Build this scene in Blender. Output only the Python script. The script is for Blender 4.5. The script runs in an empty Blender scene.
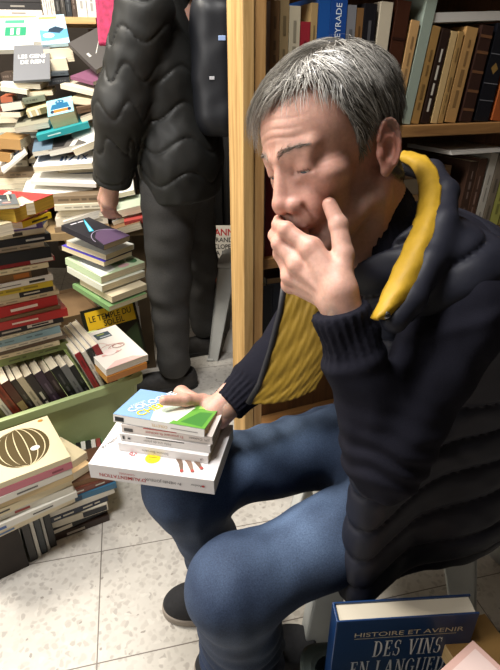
import bpy, math, random
import numpy as np
from mathutils import Vector, Matrix

random.seed(7)
SC = bpy.context.scene
COL = SC.collection
R_ = math.radians

# ------------------------------------------------------------------ camera, world, lights, exposure
H, FPX, PITCH = 1.25, 502.0, R_(27)
cam_d = bpy.data.cameras.new('camera')
cam = bpy.data.objects.new('camera', cam_d)
COL.objects.link(cam)
cam.location = (0, 0, H)
cam.rotation_euler = (R_(90) - PITCH, 0, 0)
cam_d.sensor_fit = 'VERTICAL'
cam_d.angle = 2 * math.atan(335 / FPX)
cam_d.clip_start = 0.02
SC.camera = cam

SC.view_settings.view_transform = 'Standard'
SC.view_settings.look = 'None'
SC.view_settings.exposure = 0.0
SC.view_settings.gamma = 1.0
SC.view_settings.use_curve_mapping = False

w = bpy.data.worlds.new('world')
SC.world = w
w.use_nodes = True
w.node_tree.nodes['Background'].inputs[0].default_value = (0.9, 0.95, 1.0, 1)
w.node_tree.nodes['Background'].inputs[1].default_value = 0.05


def area(name, loc, target, size, power, color):
    d = bpy.data.lights.new(name, 'AREA')
    d.shape = 'RECTANGLE'
    d.size, d.size_y = size
    d.energy = power
    d.color = color
    o = bpy.data.objects.new(name, d)
    COL.objects.link(o)
    o.location = loc
    o.rotation_euler = (Vector(target) - Vector(loc)).to_track_quat('-Z', 'Y').to_euler()
    return o


area('lamp_over_book_table', (-1.35, 1.45, 2.60), (-1.1, 2.0, 0.8), (0.6, 0.6), 78, (1.0, 0.93, 0.82))
area('lamp_over_aisle', (-0.42, 0.62, 2.52), (-0.32, 0.75, 0.0), (0.45, 0.45), 42, (1.0, 0.98, 0.96))
area('shop_window', (-2.05, 0.05, 1.75), (0.05, 0.8, 0.9), (0.9, 1.2), 34, (1.0, 0.97, 0.94))


# ------------------------------------------------------------------ photograph -> place helpers
CP, SP = math.cos(PITCH), math.sin(PITCH)


def at(px, py, d):
    """point seen at pixel (px, py), d metres along the view axis"""
    r, dn = (px - 250) / FPX * d, (py - 335) / FPX * d
    return Vector((r, d * CP - dn * SP, H - d * SP - dn * CP))


def on_z(px, py, z):
    q = at(px, py, 1.0) - Vector((0, 0, H))
    t = (z - H) / q.z
    return Vector((q.x * t, q.y * t, z))


def on_y(px, py, y):
    q = at(px, py, 1.0) - Vector((0, 0, H))
    t = y / q.y
    return Vector((q.x * t, y, H + q.z * t))


# ------------------------------------------------------------------ object helpers
def lin(h):
    if not isinstance(h, str):
        return tuple(h)[:3]
    h = h.lstrip('#')
    c = [int(h[i:i + 2], 16) / 255 for i in (0, 2, 4)]
    return tuple(x / 12.92 if x <= 0.04045 else ((x + 0.055) / 1.055) ** 2.4 for x in c)


def link(name, data, parent=None):
    o = bpy.data.objects.new(name, data)
    COL.objects.link(o)
    if parent is not None:
        o.parent = parent
    return o


def tag(o, label=None, cat=None, group=None, kind=None):
    if label:
        o['label'] = label
    if cat:
        o['category'] = cat
    if group:
        o['group'] = group
    if kind:
        o['kind'] = kind
    return o


def thing(name, label, cat, loc=(0, 0, 0), rot=(0, 0, 0), group=None):
    o = link(name, None)
    o.empty_display_size = 0.05
    o.location = loc
    o.rotation_euler = rot
    return tag(o, label, cat, group)


def mesh_obj(name, V, F, mats, parent=None, smooth=False, fm=None, col=None):
    me = bpy.data.meshes.new(name)
    if isinstance(V, np.ndarray):
        V = V.astype(float).tolist()
    if isinstance(F, np.ndarray):
        F = F.tolist()
    me.from_pydata([tuple(v) for v in V], [], F)
    for m in (mats if isinstance(mats, (list, tuple)) else [mats]):
        me.materials.append(m)
    if fm is not None:
        me.polygons.foreach_set('material_index', list(fm))
    if smooth:
        me.polygons.foreach_set('use_smooth', [True] * len(me.polygons))
    if col is not None:
        a = me.color_attributes.new('Col', 'FLOAT_COLOR', 'POINT')
        c4 = np.ones((len(V), 4), np.float32)
        c4[:, :3] = col
        a.data.foreach_set('color', c4.ravel())
    me.update()
    return link(name, me, parent)


class MB:
    """collects simple solids into one mesh"""
    def __init__(s):
        s.V, s.F, s.M = [], [], []

    def add(s, V, F, m=0):
        o = len(s.V)
        s.V += [tuple(v) for v in V]
        s.F += [[i + o for i in f] for f in F]
        s.M += [m] * len(F)
        return s

    def box(s, lo, hi, m=0, mat=None, top=1.0):
        x0, y0, z0 = lo
        x1, y1, z1 = hi
        V = [(x0, y0, z0), (x1, y0, z0), (x1, y1, z0), (x0, y1, z0), (x0, y0, z1), (x1, y0, z1), (x1, y1, z1), (x0, y1, z1)]
        if mat is not None:
            V = [mat @ Vector(v) for v in V]
        return s.add(V, [(3, 2, 1, 0), (4, 5, 6, 7), (0, 1, 5, 4), (1, 2, 6, 5), (2, 3, 7, 6), (3, 0, 4, 7)], m)

    def tube(s, pts, r, n=8, m=0, cap=True):
        pts = [Vector(p) for p in pts]
        rr = r if isinstance(r, (list, tuple)) else [r] * len(pts)
        V, F = [], []
        up = Vector((0.31, 0.17, 0.93))
        for i, p in enumerate(pts):
            t = (pts[min(i + 1, len(pts) - 1)] - pts[max(i - 1, 0)]).normalized()
            a = t.cross(up).normalized()
            b = t.cross(a)
            V += [p + (a * math.cos(k * 2 * math.pi / n) + b * math.sin(k * 2 * math.pi / n)) * rr[i] for k in range(n)]
        for i in range(len(pts) - 1):
            for k in range(n):
                F.append((i * n + k, i * n + (k + 1) % n, (i + 1) * n + (k + 1) % n, (i + 1) * n + k))
        if cap:
            F.append(tuple(reversed(range(n))))
            F.append(tuple(range((len(pts) - 1) * n, len(pts) * n)))
        return s.add(V, F, m)

    def lathe(s, prof, n=24, c=(0, 0, 0), m=0):
        V, F = [], []
        for r, z in prof:
            V += [(c[0] + r * math.cos(k * 2 * math.pi / n), c[1] + r * math.sin(k * 2 * math.pi / n), c[2] + z) for k in range(n)]
        for i in range(len(prof) - 1):
            for k in range(n):
                F.append((i * n + k, i * n + (k + 1) % n, (i + 1) * n + (k + 1) % n, (i + 1) * n + k))
        return s.add(V, F, m)

    def build(s, name, mats, parent=None, smooth=False, bevel=0, seg=2):
        o = mesh_obj(name, s.V, s.F, mats, parent, smooth, s.M)
        if bevel:
            b = o.modifiers.new('bevel', 'BEVEL')
            b.width = bevel
            b.segments = seg
            b.limit_method = 'ANGLE'
        return o


# ------------------------------------------------------------------ materials
MC = {}


def nodes(name):
    m = bpy.data.materials.new(name)
    m.use_nodes = True
    nt = m.node_tree
    return m, nt, nt.nodes['Principled BSDF'], nt.nodes.new, nt.links.new


def bump_to(nt, b, src, strength, dist=0.002):
    k = nt.nodes.new('ShaderNodeBump')
    k.inputs['Strength'].default_value = strength
    k.inputs['Distance'].default_value = dist
    nt.links.new(src, k.inputs['Height'])
    nt.links.new(k.outputs[0], b.inputs['Normal'])


def plain(c, rough=0.5, spec=0.5, var=0.0, scale=40, metal=0.0, bump=0.0, alpha=1.0):
    key = (c if isinstance(c, str) else tuple(c), rough, spec, var, scale, metal, bump, alpha)
    if key in MC:
        return MC[key]
    m, nt, b, N, L = nodes('surface')
    col = lin(c)
    b.inputs['Base Color'].default_value = (*col, 1)
    b.inputs['Roughness'].default_value = rough
    b.inputs['Specular IOR Level'].default_value = spec
    b.inputs['Metallic'].default_value = metal
    if var or bump:
        tc = N('ShaderNodeTexCoord')
        n = N('ShaderNodeTexNoise')
        n.inputs['Scale'].default_value = scale
        n.inputs['Detail'].default_value = 4
        L(tc.outputs['Object'], n.inputs['Vector'])
        if var:
            r = N('ShaderNodeValToRGB')
            r.color_ramp.elements[0].position, r.color_ramp.elements[1].position = 0.3, 0.7
            r.color_ramp.elements[0].color = (*[x * (1 - var) for x in col], 1)
            r.color_ramp.elements[1].color = (*[min(1, x * (1 + var)) for x in col], 1)
            L(n.outputs['Fac'], r.inputs['Fac'])
            L(r.outputs[0], b.inputs['Base Color'])
        if bump:
            bump_to(nt, b, n.outputs['Fac'], bump)
    MC[key] = m
    return m


def attr_mat(name, rough=0.5, spec=0.4, sss=0.0, noise=0.0, nscale=300, bump=0.0, bscale=400, sheen=0.0):
    m, nt, b, N, L = nodes(name)
    a = N('ShaderNodeVertexColor')
    a.layer_name = 'Col'
    src = a.outputs['Color']
    tc = N('ShaderNodeTexCoord')
    if noise:
        n = N('ShaderNodeTexNoise')
        n.inputs['Scale'].default_value = nscale
        n.inputs['Detail'].default_value = 6
        L(tc.outputs['Object'], n.inputs['Vector'])
        mr = N('ShaderNodeMapRange')
        mr.inputs['From Min'].default_value, mr.inputs['From Max'].default_value = 0.25, 0.75
        mr.inputs['To Min'].default_value, mr.inputs['To Max'].default_value = 1 - noise, 1 + noise
        L(n.outputs['Fac'], mr.inputs['Value'])
        mx = N('ShaderNodeVectorMath')
        mx.operation = 'SCALE'
        L(src, mx.inputs[0])
        L(mr.outputs[0], mx.inputs['Scale'])
        src = mx.outputs[0]
    L(src, b.inputs['Base Color'])
    b.inputs['Roughness'].default_value = rough
    b.inputs['Specular IOR Level'].default_value = spec
    if sheen:
        b.inputs['Sheen Weight'].default_value = sheen
    if sss:
        b.inputs['Subsurface Weight'].default_value = sss
        b.inputs['Subsurface Radius'].default_value = (0.010, 0.0035, 0.0016)
        b.inputs['Subsurface Scale'].default_value = 0.6
    if bump:
        n2 = N('ShaderNodeTexNoise')
        n2.inputs['Scale'].default_value = bscale
        n2.inputs['Detail'].default_value = 3
        L(tc.outputs['Object'], n2.inputs['Vector'])
        bump_to(nt, b, n2.outputs['Fac'], bump, 0.001)
    return m


def wood_mat(name, c0, c1, axis=2, rough=0.5):
    m, nt, b, N, L = nodes(name)
    tc = N('ShaderNodeTexCoord')
    mp = N('ShaderNodeMapping')
    s = [26, 26, 26]
    s[axis] = 1.4
    mp.inputs['Scale'].default_value = s
    L(tc.outputs['Object'], mp.inputs['Vector'])
    n = N('ShaderNodeTexNoise')
    n.inputs['Scale'].default_value = 2.2
    n.inputs['Detail'].default_value = 8
    n.inputs['Roughness'].default_value = 0.62
    n.inputs['Distortion'].default_value = 0.6
    L(mp.outputs[0], n.inputs['Vector'])
    r = N('ShaderNodeValToRGB')
    e = r.color_ramp.elements
    e[0].position, e[1].position = 0.3, 0.68
    e[0].color, e[1].color = (*lin(c0), 1), (*lin(c1), 1)
    L(n.outputs['Fac'], r.inputs['Fac'])
    L(r.outputs[0], b.inputs['Base Color'])
    b.inputs['Roughness'].default_value = rough
    bump_to(nt, b, n.outputs['Fac'], 0.25, 0.002)
    return m


# ------------------------------------------------------------------ implicit surfaces
def A3(*v):
    return np.array(v, np.float32)


def smin(a, b, k):
    h = np.maximum(k - np.abs(a - b), 0) / k
    return np.minimum(a, b) - h * h * k * 0.25


def smax(a, b, k):
    return -smin(-a, -b, k)


def ell(P, c, r):
    q = P - A3(*c)
    r = A3(*r)
    k0 = np.sqrt(((q / r) ** 2).sum(-1))
    k1 = np.sqrt(((q / (r * r)) ** 2).sum(-1)) + 1e-9
    return np.where(k0 < 0.3, (k0 - 1) * r.min(), k0 * (k0 - 1) / k1)


def cone(P, a, b, ra, rb, ret_t=False):
    a, b = A3(*a), A3(*b)
    ab = b - a
    q = P - a
    t = np.clip(q @ ab / (ab @ ab), 0, 1)
    d = np.sqrt(((q - t[:, None] * ab) ** 2).sum(-1)) - (ra + (rb - ra) * t)
    return (d, t) if ret_t else d


def chain(P, pts, rad, k):
    d = cone(P, pts[0], pts[1], rad[0], rad[1])
    for i in range(1, len(pts) - 1):
        d = smin(d, cone(P, pts[i], pts[i + 1], rad[i], rad[i + 1]), k)
    return d


def rbox(P, c, hs, rot, r):
    q = np.abs((P - A3(*c)) @ np.asarray(rot, np.float32)) - (A3(*hs) - r)
    return np.sqrt((np.maximum(q, 0) ** 2).sum(-1)) + np.minimum(q.max(-1), 0) - r


def wob(P, s, seed=0):
    """cheap smooth noise in about [-1, 1]"""
    rng = np.random.RandomState(seed)
    out = np.zeros(len(P), np.float32)
    for i in range(5):
        k = rng.normal(size=3).astype(np.float32)
        k *= s * (0.6 + 0.35 * i) / np.linalg.norm(k)
        out += np.sin(P @ k + rng.rand() * 6.28 + 1.3 * np.sin(P @ (k[[1, 2, 0]] * 0.6) + i))
    return out / 3.2


def surf(f, lo, hi, h, B=8, slack=1.6):
    lo = np.asarray(lo, np.float32)
    nb = np.ceil((np.asarray(hi) - lo) / (h * B)).astype(int)
    g = np.stack(np.meshgrid(*[np.arange(k) for k in nb], indexing='ij'), -1).reshape(-1, 3)
    cen = (lo + (g * B + (B - 1) / 2) * h).astype(np.float32)
    d = f(cen)
    D = np.empty(tuple(nb * B), np.float32)
    D8 = D.reshape(nb[0], B, nb[1], B, nb[2], B)
    D8[:] = d.reshape(nb)[:, None, :, None, :, None]
    keep = g[np.abs(d) < B * h * 0.87 * slack]
    off = np.stack(np.meshgrid(*[np.arange(B)] * 3, indexing='ij'), -1).reshape(-1, 3)
    for s in range(0, len(keep), 600):
        kb = keep[s:s + 600]
        P = (lo + ((kb[:, None] * B + off[None]).reshape(-1, 3)) * h).astype(np.float32)
        v = f(P).reshape(len(kb), B, B, B)
        for j, b in enumerate(kb):
            D8[b[0], :, b[1], :, b[2], :] = v[j]
    D[0], D[-1] = np.maximum(D[0], h), np.maximum(D[-1], h)
    D[:, 0], D[:, -1] = np.maximum(D[:, 0], h), np.maximum(D[:, -1], h)
    D[:, :, 0], D[:, :, -1] = np.maximum(D[:, :, 0], h), np.maximum(D[:, :, -1], h)
    S = D < 0
    n = np.array(D.shape)
    c = np.zeros(tuple(n - 1), np.int8)
    for i in (0, 1):
        for j in (0, 1):
            for k in (0, 1):
                c += S[i:n[0] - 1 + i, j:n[1] - 1 + j, k:n[2] - 1 + k]
    act = (c > 0) & (c < 8)
    idx = np.full(act.shape, -1, np.int64)
    cells = np.argwhere(act)
    idx[act] = np.arange(len(cells))
    acc = np.zeros((len(cells), 3))
    cnt = np.zeros(len(cells))
    cor = [np.array(x) for x in ((0, 0, 0), (1, 0, 0), (0, 1, 0), (1, 1, 0), (0, 0, 1), (1, 0, 1), (0, 1, 1), (1, 1, 1))]
    for a, b in ((0, 1), (2, 3), (4, 5), (6, 7), (0, 2), (1, 3), (4, 6), (5, 7), (0, 4), (1, 5), (2, 6), (3, 7)):
        pa, pb = cells + cor[a], cells + cor[b]
        da, db = D[tuple(pa.T)], D[tuple(pb.T)]
        x = (da < 0) != (db < 0)
        t = np.where(x, da / np.where(x, da - db, 1), 0)
        acc += np.where(x[:, None], cor[a] + t[:, None] * (cor[b] - cor[a]), 0)
        cnt += x
    V = lo + (cells + acc / np.maximum(cnt, 1)[:, None]) * h
    F = []
    for ax in range(3):
        u, w_ = [(1, 2), (2, 0), (0, 1)][ax]
        sl0, sl1 = [slice(None)] * 3, [slice(None)] * 3
        sl0[ax], sl1[ax] = slice(0, -1), slice(1, None)
        s0, s1 = S[tuple(sl0)], S[tuple(sl1)]
        for flip, e in ((False, s0 & ~s1), (True, ~s0 & s1)):
            p = np.argwhere(e)
            du, dw = np.zeros(3, int), np.zeros(3, int)
            du[u], dw[w_] = 1, 1
            q = [p - du - dw, p - dw, p, p - du]
            f4 = np.stack([idx[tuple(x.T)] for x in q], 1)
            F.append(f4[:, ::-1] if flip else f4)
    F = np.concatenate(F)
    return V, F


def patch(rows, nu=24, nv=24):
    """smooth sheet through a grid of points (Catmull-Rom); returns nv+1 x nu+1 points"""
    G = np.array([[tuple(p) for p in r] for r in rows], float)

    def cr(A, n):
        k = len(A)
        E = np.concatenate([[2 * A[0] - A[1]], A, [2 * A[-1] - A[-2]]])
        out = []
        for i in range(n + 1):
            s = i / n * (k - 1)
            j = min(int(s), k - 2)
            t = s - j
            p0, p1, p2, p3 = E[j], E[j + 1], E[j + 2], E[j + 3]
            out.append(0.5 * (2 * p1 + (p2 - p0) * t + (2 * p0 - 5 * p1 + 4 * p2 - p3) * t * t + (3 * p1 - p0 - 3 * p2 + p3) * t ** 3))
        return np.array(out)
    G = cr(G, nv)
    return cr(G.transpose(1, 0, 2), nu).transpose(1, 0, 2)


def sheet(name, G, thick, mat, parent, offset=0.0, disp=None):
    """closed thin slab made of a point grid"""
    nv, nu = G.shape[:2]
    du, dv = np.gradient(G, axis=1), np.gradient(G, axis=0)
    N = np.cross(du, dv)
    N /= np.linalg.norm(N, axis=-1, keepdims=True) + 1e-12
    a = np.zeros((nv, nu)) if disp is None else disp
    top = G + N * (offset + thick / 2 + a)[..., None] if not np.isscalar(offset + thick) or disp is not None else G + N * (offset + thick / 2)
    bot = G + N * (offset - thick / 2)
    V = np.concatenate([top.reshape(-1, 3), bot.reshape(-1, 3)])
    o = nv * nu
    F = []
    for i in range(nv - 1):
        for j in range(nu - 1):
            q = (i * nu + j, i * nu + j + 1, (i + 1) * nu + j + 1, (i + 1) * nu + j)
            F.append(q)
            F.append(tuple(reversed([x + o for x in q])))
    rim = [j for j in range(nu)] + [i * nu + nu - 1 for i in range(1, nv)] + [(nv - 1) * nu + j for j in range(nu - 2, -1, -1)] + [i * nu for i in range(nv - 2, 0, -1)]
    for a_, b_ in zip(rim, rim[1:] + rim[:1]):
        F.append((b_, a_, a_ + o, b_ + o))
    return mesh_obj(name, V, F, mat, parent, True)

# ------------------------------------------------------------------ the seated person
HO = A3(0.1238, 0.7281, 1.1484)                                  # midpoint between the ears
HR_ = np.array([[-0.51897, -0.81024, -0.27237], [0.81669, -0.56407, 0.12187], [-0.25238, -0.15919, 0.95444]], np.float32)   # right, forward, up


def hl(x, y, z):
    """head-local millimetres -> place"""
    return HO + HR_ @ (A3(x, y, z) / 1000)


def n3(v):
    v = np.asarray(v, float)
    return v / np.linalg.norm(v)


def head_mm(P):
    Q = ((P - HO) @ HR_) * 1000
    s = Q[:, 0]
    q = Q.copy()
    q[:, 0] = np.abs(s)
    x, y, z = q.T
    d = ell(q, (0, -6, 58), (75, 95, 76))
    d = smin(d, ell(q, (0, 38, 46), (63, 63, 60)), 30)
    d = smin(d, ell(q, (0, 54, -24), (50, 43, 52)), 24)
    d = smin(d, cone(q, (49, 6, -56), (20, 78, -97), 14, 14), 24)
    d = smin(d, ell(q, (0, 87, -99), (22, 16, 15)), 14)
    d = smin(d, ell(q, (45, 59, -6), (20, 23, 16)), 24)
    d = smin(d, cone(q, (8, 99, 29), (47, 80, 33), 8, 8), 12)
    d = smax(d, -ell(q, (32, 105, 11), (17, 17, 12)), 9)
    d = smin(d, cone(q, (0, 98, 21), (0, 112, -24), 7.0, 10), 9)
    d = smin(d, cone(q, (9, 90, 12), (12, 95, -30), 7, 11), 13)
    d = smin(d, ell(q, (0, 111, -30), (13, 12, 11.5)), 7)
    d = smin(d, ell(q, (15, 102, -34), (8.5, 12, 10)), 6)
    d = smin(d, ell(q, (20, 84, -40), (22, 14, 22)), 12)
    d = smax(d, -cone(q, (7, 110, -46), (7.5, 106, -37), 3.6, 3.2), 3)
    d = smin(d, ell(q, (0, 90, -56), (25, 14, 14)), 10)
    d = smin(d, ell(q, (0, 97, -62), (22, 8, 5)), 4)
    d = smin(d, ell(q, (0, 95, -73), (18, 8, 6)), 4)
    d = smax(d, -cone(q, (0, 107, -67), (27, 89, -66), 1.6, 1.2), 3)
    d = smax(d, -cone(q, (27, 96, -36), (36, 86, -62), 1.0, 1.0), 9)
    # eyes: closed-down upper lid, bag underneath
    d = smin(d, np.sqrt(((q - A3(32, 80.5, 10)) ** 2).sum(-1)) - 13.2, 5)
    lid = smax(ell(q, (32, 80.5, 11.5), (16.5, 14.6, 14.0)), (6.4 - 0.010 * (x - 32) ** 2) - z, 1.0)
    d = smin(d, lid, 3.0)
    d = smin(d, cone(q, (22, 93, 22), (44, 84, 23), 5, 5), 9)
    d = smin(d, cone(q, (21, 89, -2), (44, 82, 0), 4.2, 3.6), 7)
    d = smax(d, -cone(q, (20, 97, 4.4), (46, 87, 4.0), 1.9, 1.5), 0.8)
    for i in range(3):                                            # crow's feet
        d = d + 0.28 * np.exp(-((z - 10 - (i - 1) * (4 + 0.32 * (x - 50))) / 1.6) ** 2) * np.exp(-((x - 57) / 6) ** 2) * (y > 40)
    fw = np.exp(-(x / 42) ** 4) * (y > 60)
    for zi in (50, 60, 71):
        d = d + 0.9 * fw * np.exp(-((z - zi - 3 * np.cos(x / 14)) / 1.8) ** 2)
    d = d + 1.2 * np.exp(-((x - 5) / 2.2) ** 2 - ((z - 33) / 9) ** 2) * (y > 60)
    # neck
    d = smin(d, cone(q, (0, -30, -25), (0, -58, -185), 53, 60), 26)
    d = smin(d, cone(q, (60, -16, -38), (18, 0, -165), 11, 11), 18)
    d = smin(d, cone(q, (0, 40, -80), (0, 0, -150), 26, 30), 30)
    # ears
    e = ell(q @ np.array([[1, 0, 0], [0, 1, 0], [0, 0, 1]], np.float32), (77, -12, 3), (6, 17, 30))
    ca, sa = math.cos(0.16), math.sin(0.16)
    qe = np.stack([(x - 73) * ca + (y + 4) * sa, -(x - 73) * sa + (y + 4) * ca, z - 3], 1)
    qe[:, 1] += 0.16 * qe[:, 2]
    e = ell(qe, (3, -10, 0), (5, 17, 30))
    rim = [(5.5, -10 + 16.5 * math.cos(t), 4 + 28 * math.sin(t)) for t in np.linspace(0.35, 4.3, 12)]
    e = smin(e, chain(qe, rim, [3.4] * 12, 1), 3)
    e = smax(e, -ell(qe, (8, -8, -3), (7, 8.5, 13)), 3)
    e = smax(e, -cone(qe, (8, -14, 18), (8, -5, 22), 3.2, 3.0), 3)
    e = smin(e, ell(qe, (4, 3, -4), (4.5, 4.5, 7)), 3)
    e = smin(e, ell(qe, (2.5, -6, -26), (4.5, 8, 8)), 4)
    d = smin(d, e, 3.5)
    return d


def f_head(P):
    return np.maximum(head_mm(P) / 1000, ((P - hl(0, -50, -165)) @ (-HR_[:, 2] - 0.0)).astype(np.float32) - 0.02)


# left hand: the back of it faces the camera, palm over the mouth (head-local millimetres)
HAND = {
    'index': [(-45, 115, -86), (-15, 124, -58), (9, 118, -52), (29, 102, -50)],
    'middle': [(-29, 129, -103), (-2, 131, -74), (20, 121, -66), (38, 100, -64)],
    'ring': [(-10, 131, -119), (8, 127, -90), (26, 115, -80), (41, 97, -77)],
    'little': [(6, 124, -134), (18, 117, -106), (30, 107, -96), (39, 95, -92)],
}
WR = (-76, 116, -150)
THUMB = [(-80, 112, -134), (-73, 90, -103), (-62, 78, -68), (-50, 75, -42)]


def hand_mm(Q, H_, wr, thumb, wrist_dir, fr=(9.6, 9.8, 9.2, 8.0)):
    wr = np.array(wr, float)
    d = None
    mcp = [np.array(H_[k][0], float) for k in ('index', 'middle', 'ring', 'little')]
    n = np.cross(mcp[0] - wr, mcp[3] - wr)
    n /= np.linalg.norm(n)
    ax = n3(mcp[3] - mcp[0])
    for i, m in enumerate(mcp):
        c = cone(Q, wr + ax * (-9 + 6 * i), m, 14.5, 11.5)
        d = c if d is None else smin(d, c, 12)
    c = cone(Q, thumb[0], mcp[0], 14, 9)
    d = smin(d, c, 14)
    for i, k in enumerate(('index', 'middle', 'ring', 'little')):
        pts = H_[k]
        r = fr[i]
        c = chain(Q, pts, [r + 1.2, r + 0.2, r - 0.9, r - 1.8], 2.5)
        c = smin(c, np.sqrt(((Q - A3(*(np.array(pts[1]) + n * 0))) ** 2).sum(-1)) - (r + 0.1), 5)
        d = smin(d, c, 9)
    t = chain(Q, thumb, [17, 13.4, 10.9, 9.3], 4)
    t = smin(t, np.sqrt(((Q - A3(*thumb[2])) ** 2).sum(-1)) - 11.0, 5)
    d = smin(d, t, 8)
    wd = n3(wrist_dir)
    d = smin(d, chain(Q, [wr + wd * 0 - ax * 9, wr + wd * 70 - ax * 10], [19, 25], 5), 14)
    d = smin(d, chain(Q, [wr + ax * 9, wr + wd * 70 + ax * 10], [18, 24], 5), 14)
    # tendons and veins on the back of the hand
    sgn = 1.0
    for i, m in enumerate(mcp):
        for sg in (1, -1):
            a = wr + n * sg * 12 + ax * (-4 + 3 * i)
            b = m + n * sg * 10.2
            d = smin(d, cone(Q, a, b, 1.6, 2.6), 6)
            d = smin(d, np.sqrt(((Q - A3(*(m + n * sg * 4.0))) ** 2).sum(-1)) - 8.6, 9)
    return d


def f_lhand(P):
    Q = ((P - HO) @ HR_) * 1000
    fe = A3(0.1924, 0.543, 0.774)
    wd = (HR_.T @ (fe - hl(*WR)))
    return hand_mm(Q, HAND, WR, THUMB, wd) / 1000


# joints in place coordinates
NB = np.array((0.212, 0.748, 1.0))
SL, EL_, WL = np.array((0.300, 0.640, 0.975)), np.array((0.188, 0.545, 0.782)), np.array(hl(*WR), float)
SRt, ER_ = np.array((0.150, 0.925, 0.985)), np.array(at(298, 338, 1.0))
WRr = np.array(at(219, 414, 0.925))
PEL = np.array((0.335, 0.850, 0.52))
HLt, HRt = np.array((0.335, 0.755, 0.50)), np.array((0.275, 0.945, 0.50))
KL, AL = np.array(at(234, 588, 0.845)), np.array(at(243, 652, 1.10))
KR, AR = np.array(at(184, 484, 0.965)), np.array(at(228, 586, 1.26))
fv = n3((-0.93, -0.37, 0))
lv = n3((0.37, -0.93, 0))
BR_ = np.stack([lv, fv, (0, 0, 1)], 1).astype(np.float32)


def body_local(P):
    return (P - PEL.astype(np.float32)) @ BR_


SPINE = [(0.0, 0.0, 0.0), (0.0, -0.035, 0.17), (0.0, 0.025, 0.37), tuple((NB - PEL) @ BR_)]


def torso(P, rad, sq=0.70, k=0.08):
    q = body_local(P)
    q[:, 0] *= sq
    pts = [(a * sq, b, c) for a, b, c in SPINE]
    return chain(q, pts, rad, k)


def f_core(P):
    d = torso(P, (0.10, 0.095, 0.105, 0.05))
    for ch, r in (((SL, EL_, WL), (0.04, 0.034, 0.024)), ((SRt, ER_, WRr), (0.04, 0.034, 0.024)),
                  ((HLt, KL, AL), (0.065, 0.045, 0.032)), ((HRt, KR, AR), (0.065, 0.045, 0.032))):
        d = smin(d, chain(P, ch, r, 0.02), 0.05)
    return d


# right hand closed on the far edge of the held books, thumb along the top cover
def rh(px, py, z):
    return np.array(on_z(px, py, z)) * 1000


RWR = WRr * 1000 + np.array((-6, -2, 0))
e1_, e2_ = np.array((0.968, -0.25, 0)), np.array((0.25, 0.968, 0))
tt = rh(164, 400.5, 0.744)
RTH = [RWR + (2, 4, -6), rh(200, 405, 0.716) + e2_ * 14, rh(184, 402, 0.733) + e2_ * 6, tt]
RH = {}
for i_, k_ in enumerate(('index', 'middle', 'ring', 'little')):
    b_ = rh(176 + 6 * i_, 400 + 1.0 * i_, 0.690) + e2_ * 26 + np.array((0, 0, -14.0 * i_))
    RH[k_] = [b_, b_ + np.array((-8, 4, -40)) - e1_ * 8, b_ + np.array((-8, 0, -66)) - e1_ * 4, b_ + np.array((0, -6, -86))]


def f_rhand(P):
    return hand_mm(P * 1000, RH, RWR, RTH, (ER_ * 1000 - RWR)) / 1000


seat_loc = (0.33, 0.85, 0.0)
MAN = thing('person', 'seated man in navy padded vest with yellow lining, hand over mouth, holding books', 'person', seat_loc)


def mchild(name, V, F, mats, parent=MAN, smooth=True, col=None, fm=None, root=None):
    r = Vector(seat_loc) if root is None else root
    V = np.asarray(V, float) - np.array(r)
    return mesh_obj(name, V, F, mats, parent, smooth, fm, col)


M_SKIN = attr_mat('skin', 0.48, 0.45, sss=0.28, noise=0.10, nscale=220, bump=0.25, bscale=900)


def skin_color(V):
    Q = ((V.astype(np.float32) - HO) @ HR_) * 1000
    x, y, z = np.abs(Q[:, 0]), Q[:, 1], Q[:, 2]
    c = np.tile(np.array((0.510, 0.272, 0.208)), (len(V), 1))

    def mixc(m, k):
        m = np.clip(m, 0, 1)[:, None]
        return c * (1 - m) + np.array(k) * m
    g = lambda px, py, pz, s: np.exp(-(((x - px) ** 2 + (y - py) ** 2 + (z - pz) ** 2) / s ** 2))
    n = wob(V.astype(np.float32), 120, 3) * 0.5 + 0.5
    c = mixc(0.55 * g(0, 116, -32, 20) + 0.45 * g(40, 80, -28, 26), (0.500, 0.205, 0.155))
    c = mixc(0.65 * g(80, -12, 4, 34), (0.480, 0.170, 0.125))
    c = mixc(0.5 * g(32, 96, 0, 13), (0.400, 0.190, 0.150))
    c = mixc(0.35 * (z > 25) * n * (y > 40), (0.540, 0.330, 0.250))
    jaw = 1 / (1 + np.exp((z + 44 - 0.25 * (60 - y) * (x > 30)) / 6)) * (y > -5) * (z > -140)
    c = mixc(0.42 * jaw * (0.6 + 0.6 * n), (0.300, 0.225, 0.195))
    lips = np.exp(-((z + 66) / 7.5) ** 2) * np.exp(-(x / 24) ** 4) * (y > 86)
    c = mixc(0.7 * lips, (0.420, 0.150, 0.130))
    brow = np.exp(-((z - 34 - 3 * np.sin((x - 12) / 14)) / 4.2) ** 2) * (x > 9) * (x < 54) * (y > 70)
    c = mixc(0.34 * brow, (0.13, 0.095, 0.075))
    lash = (((x - 32) ** 2 + (y - 80.8) ** 2 + (z - 10) ** 2) < 15.2 ** 2) & (np.abs(z - 6.2) < 1.4)
    c = mixc(0.75 * lash, (0.10, 0.055, 0.045))
    sc = np.where((z > hairline(Q[:, 0], y)) & (z > -60), 1.0, 0)
    c = mixc(0.55 * sc, (0.16, 0.12, 0.10))
    return c


HLINE = ([0, 20, 34, 46, 58, 68, 76, 84, 97, 106, 118, 135, 180], [92, 97, 101, 96, 70, 28, -4, 14, 38, 18, -28, -48, -56])


def hairline(x, y):
    return np.interp(np.degrees(np.arctan2(np.abs(x), y)), *HLINE)


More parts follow.
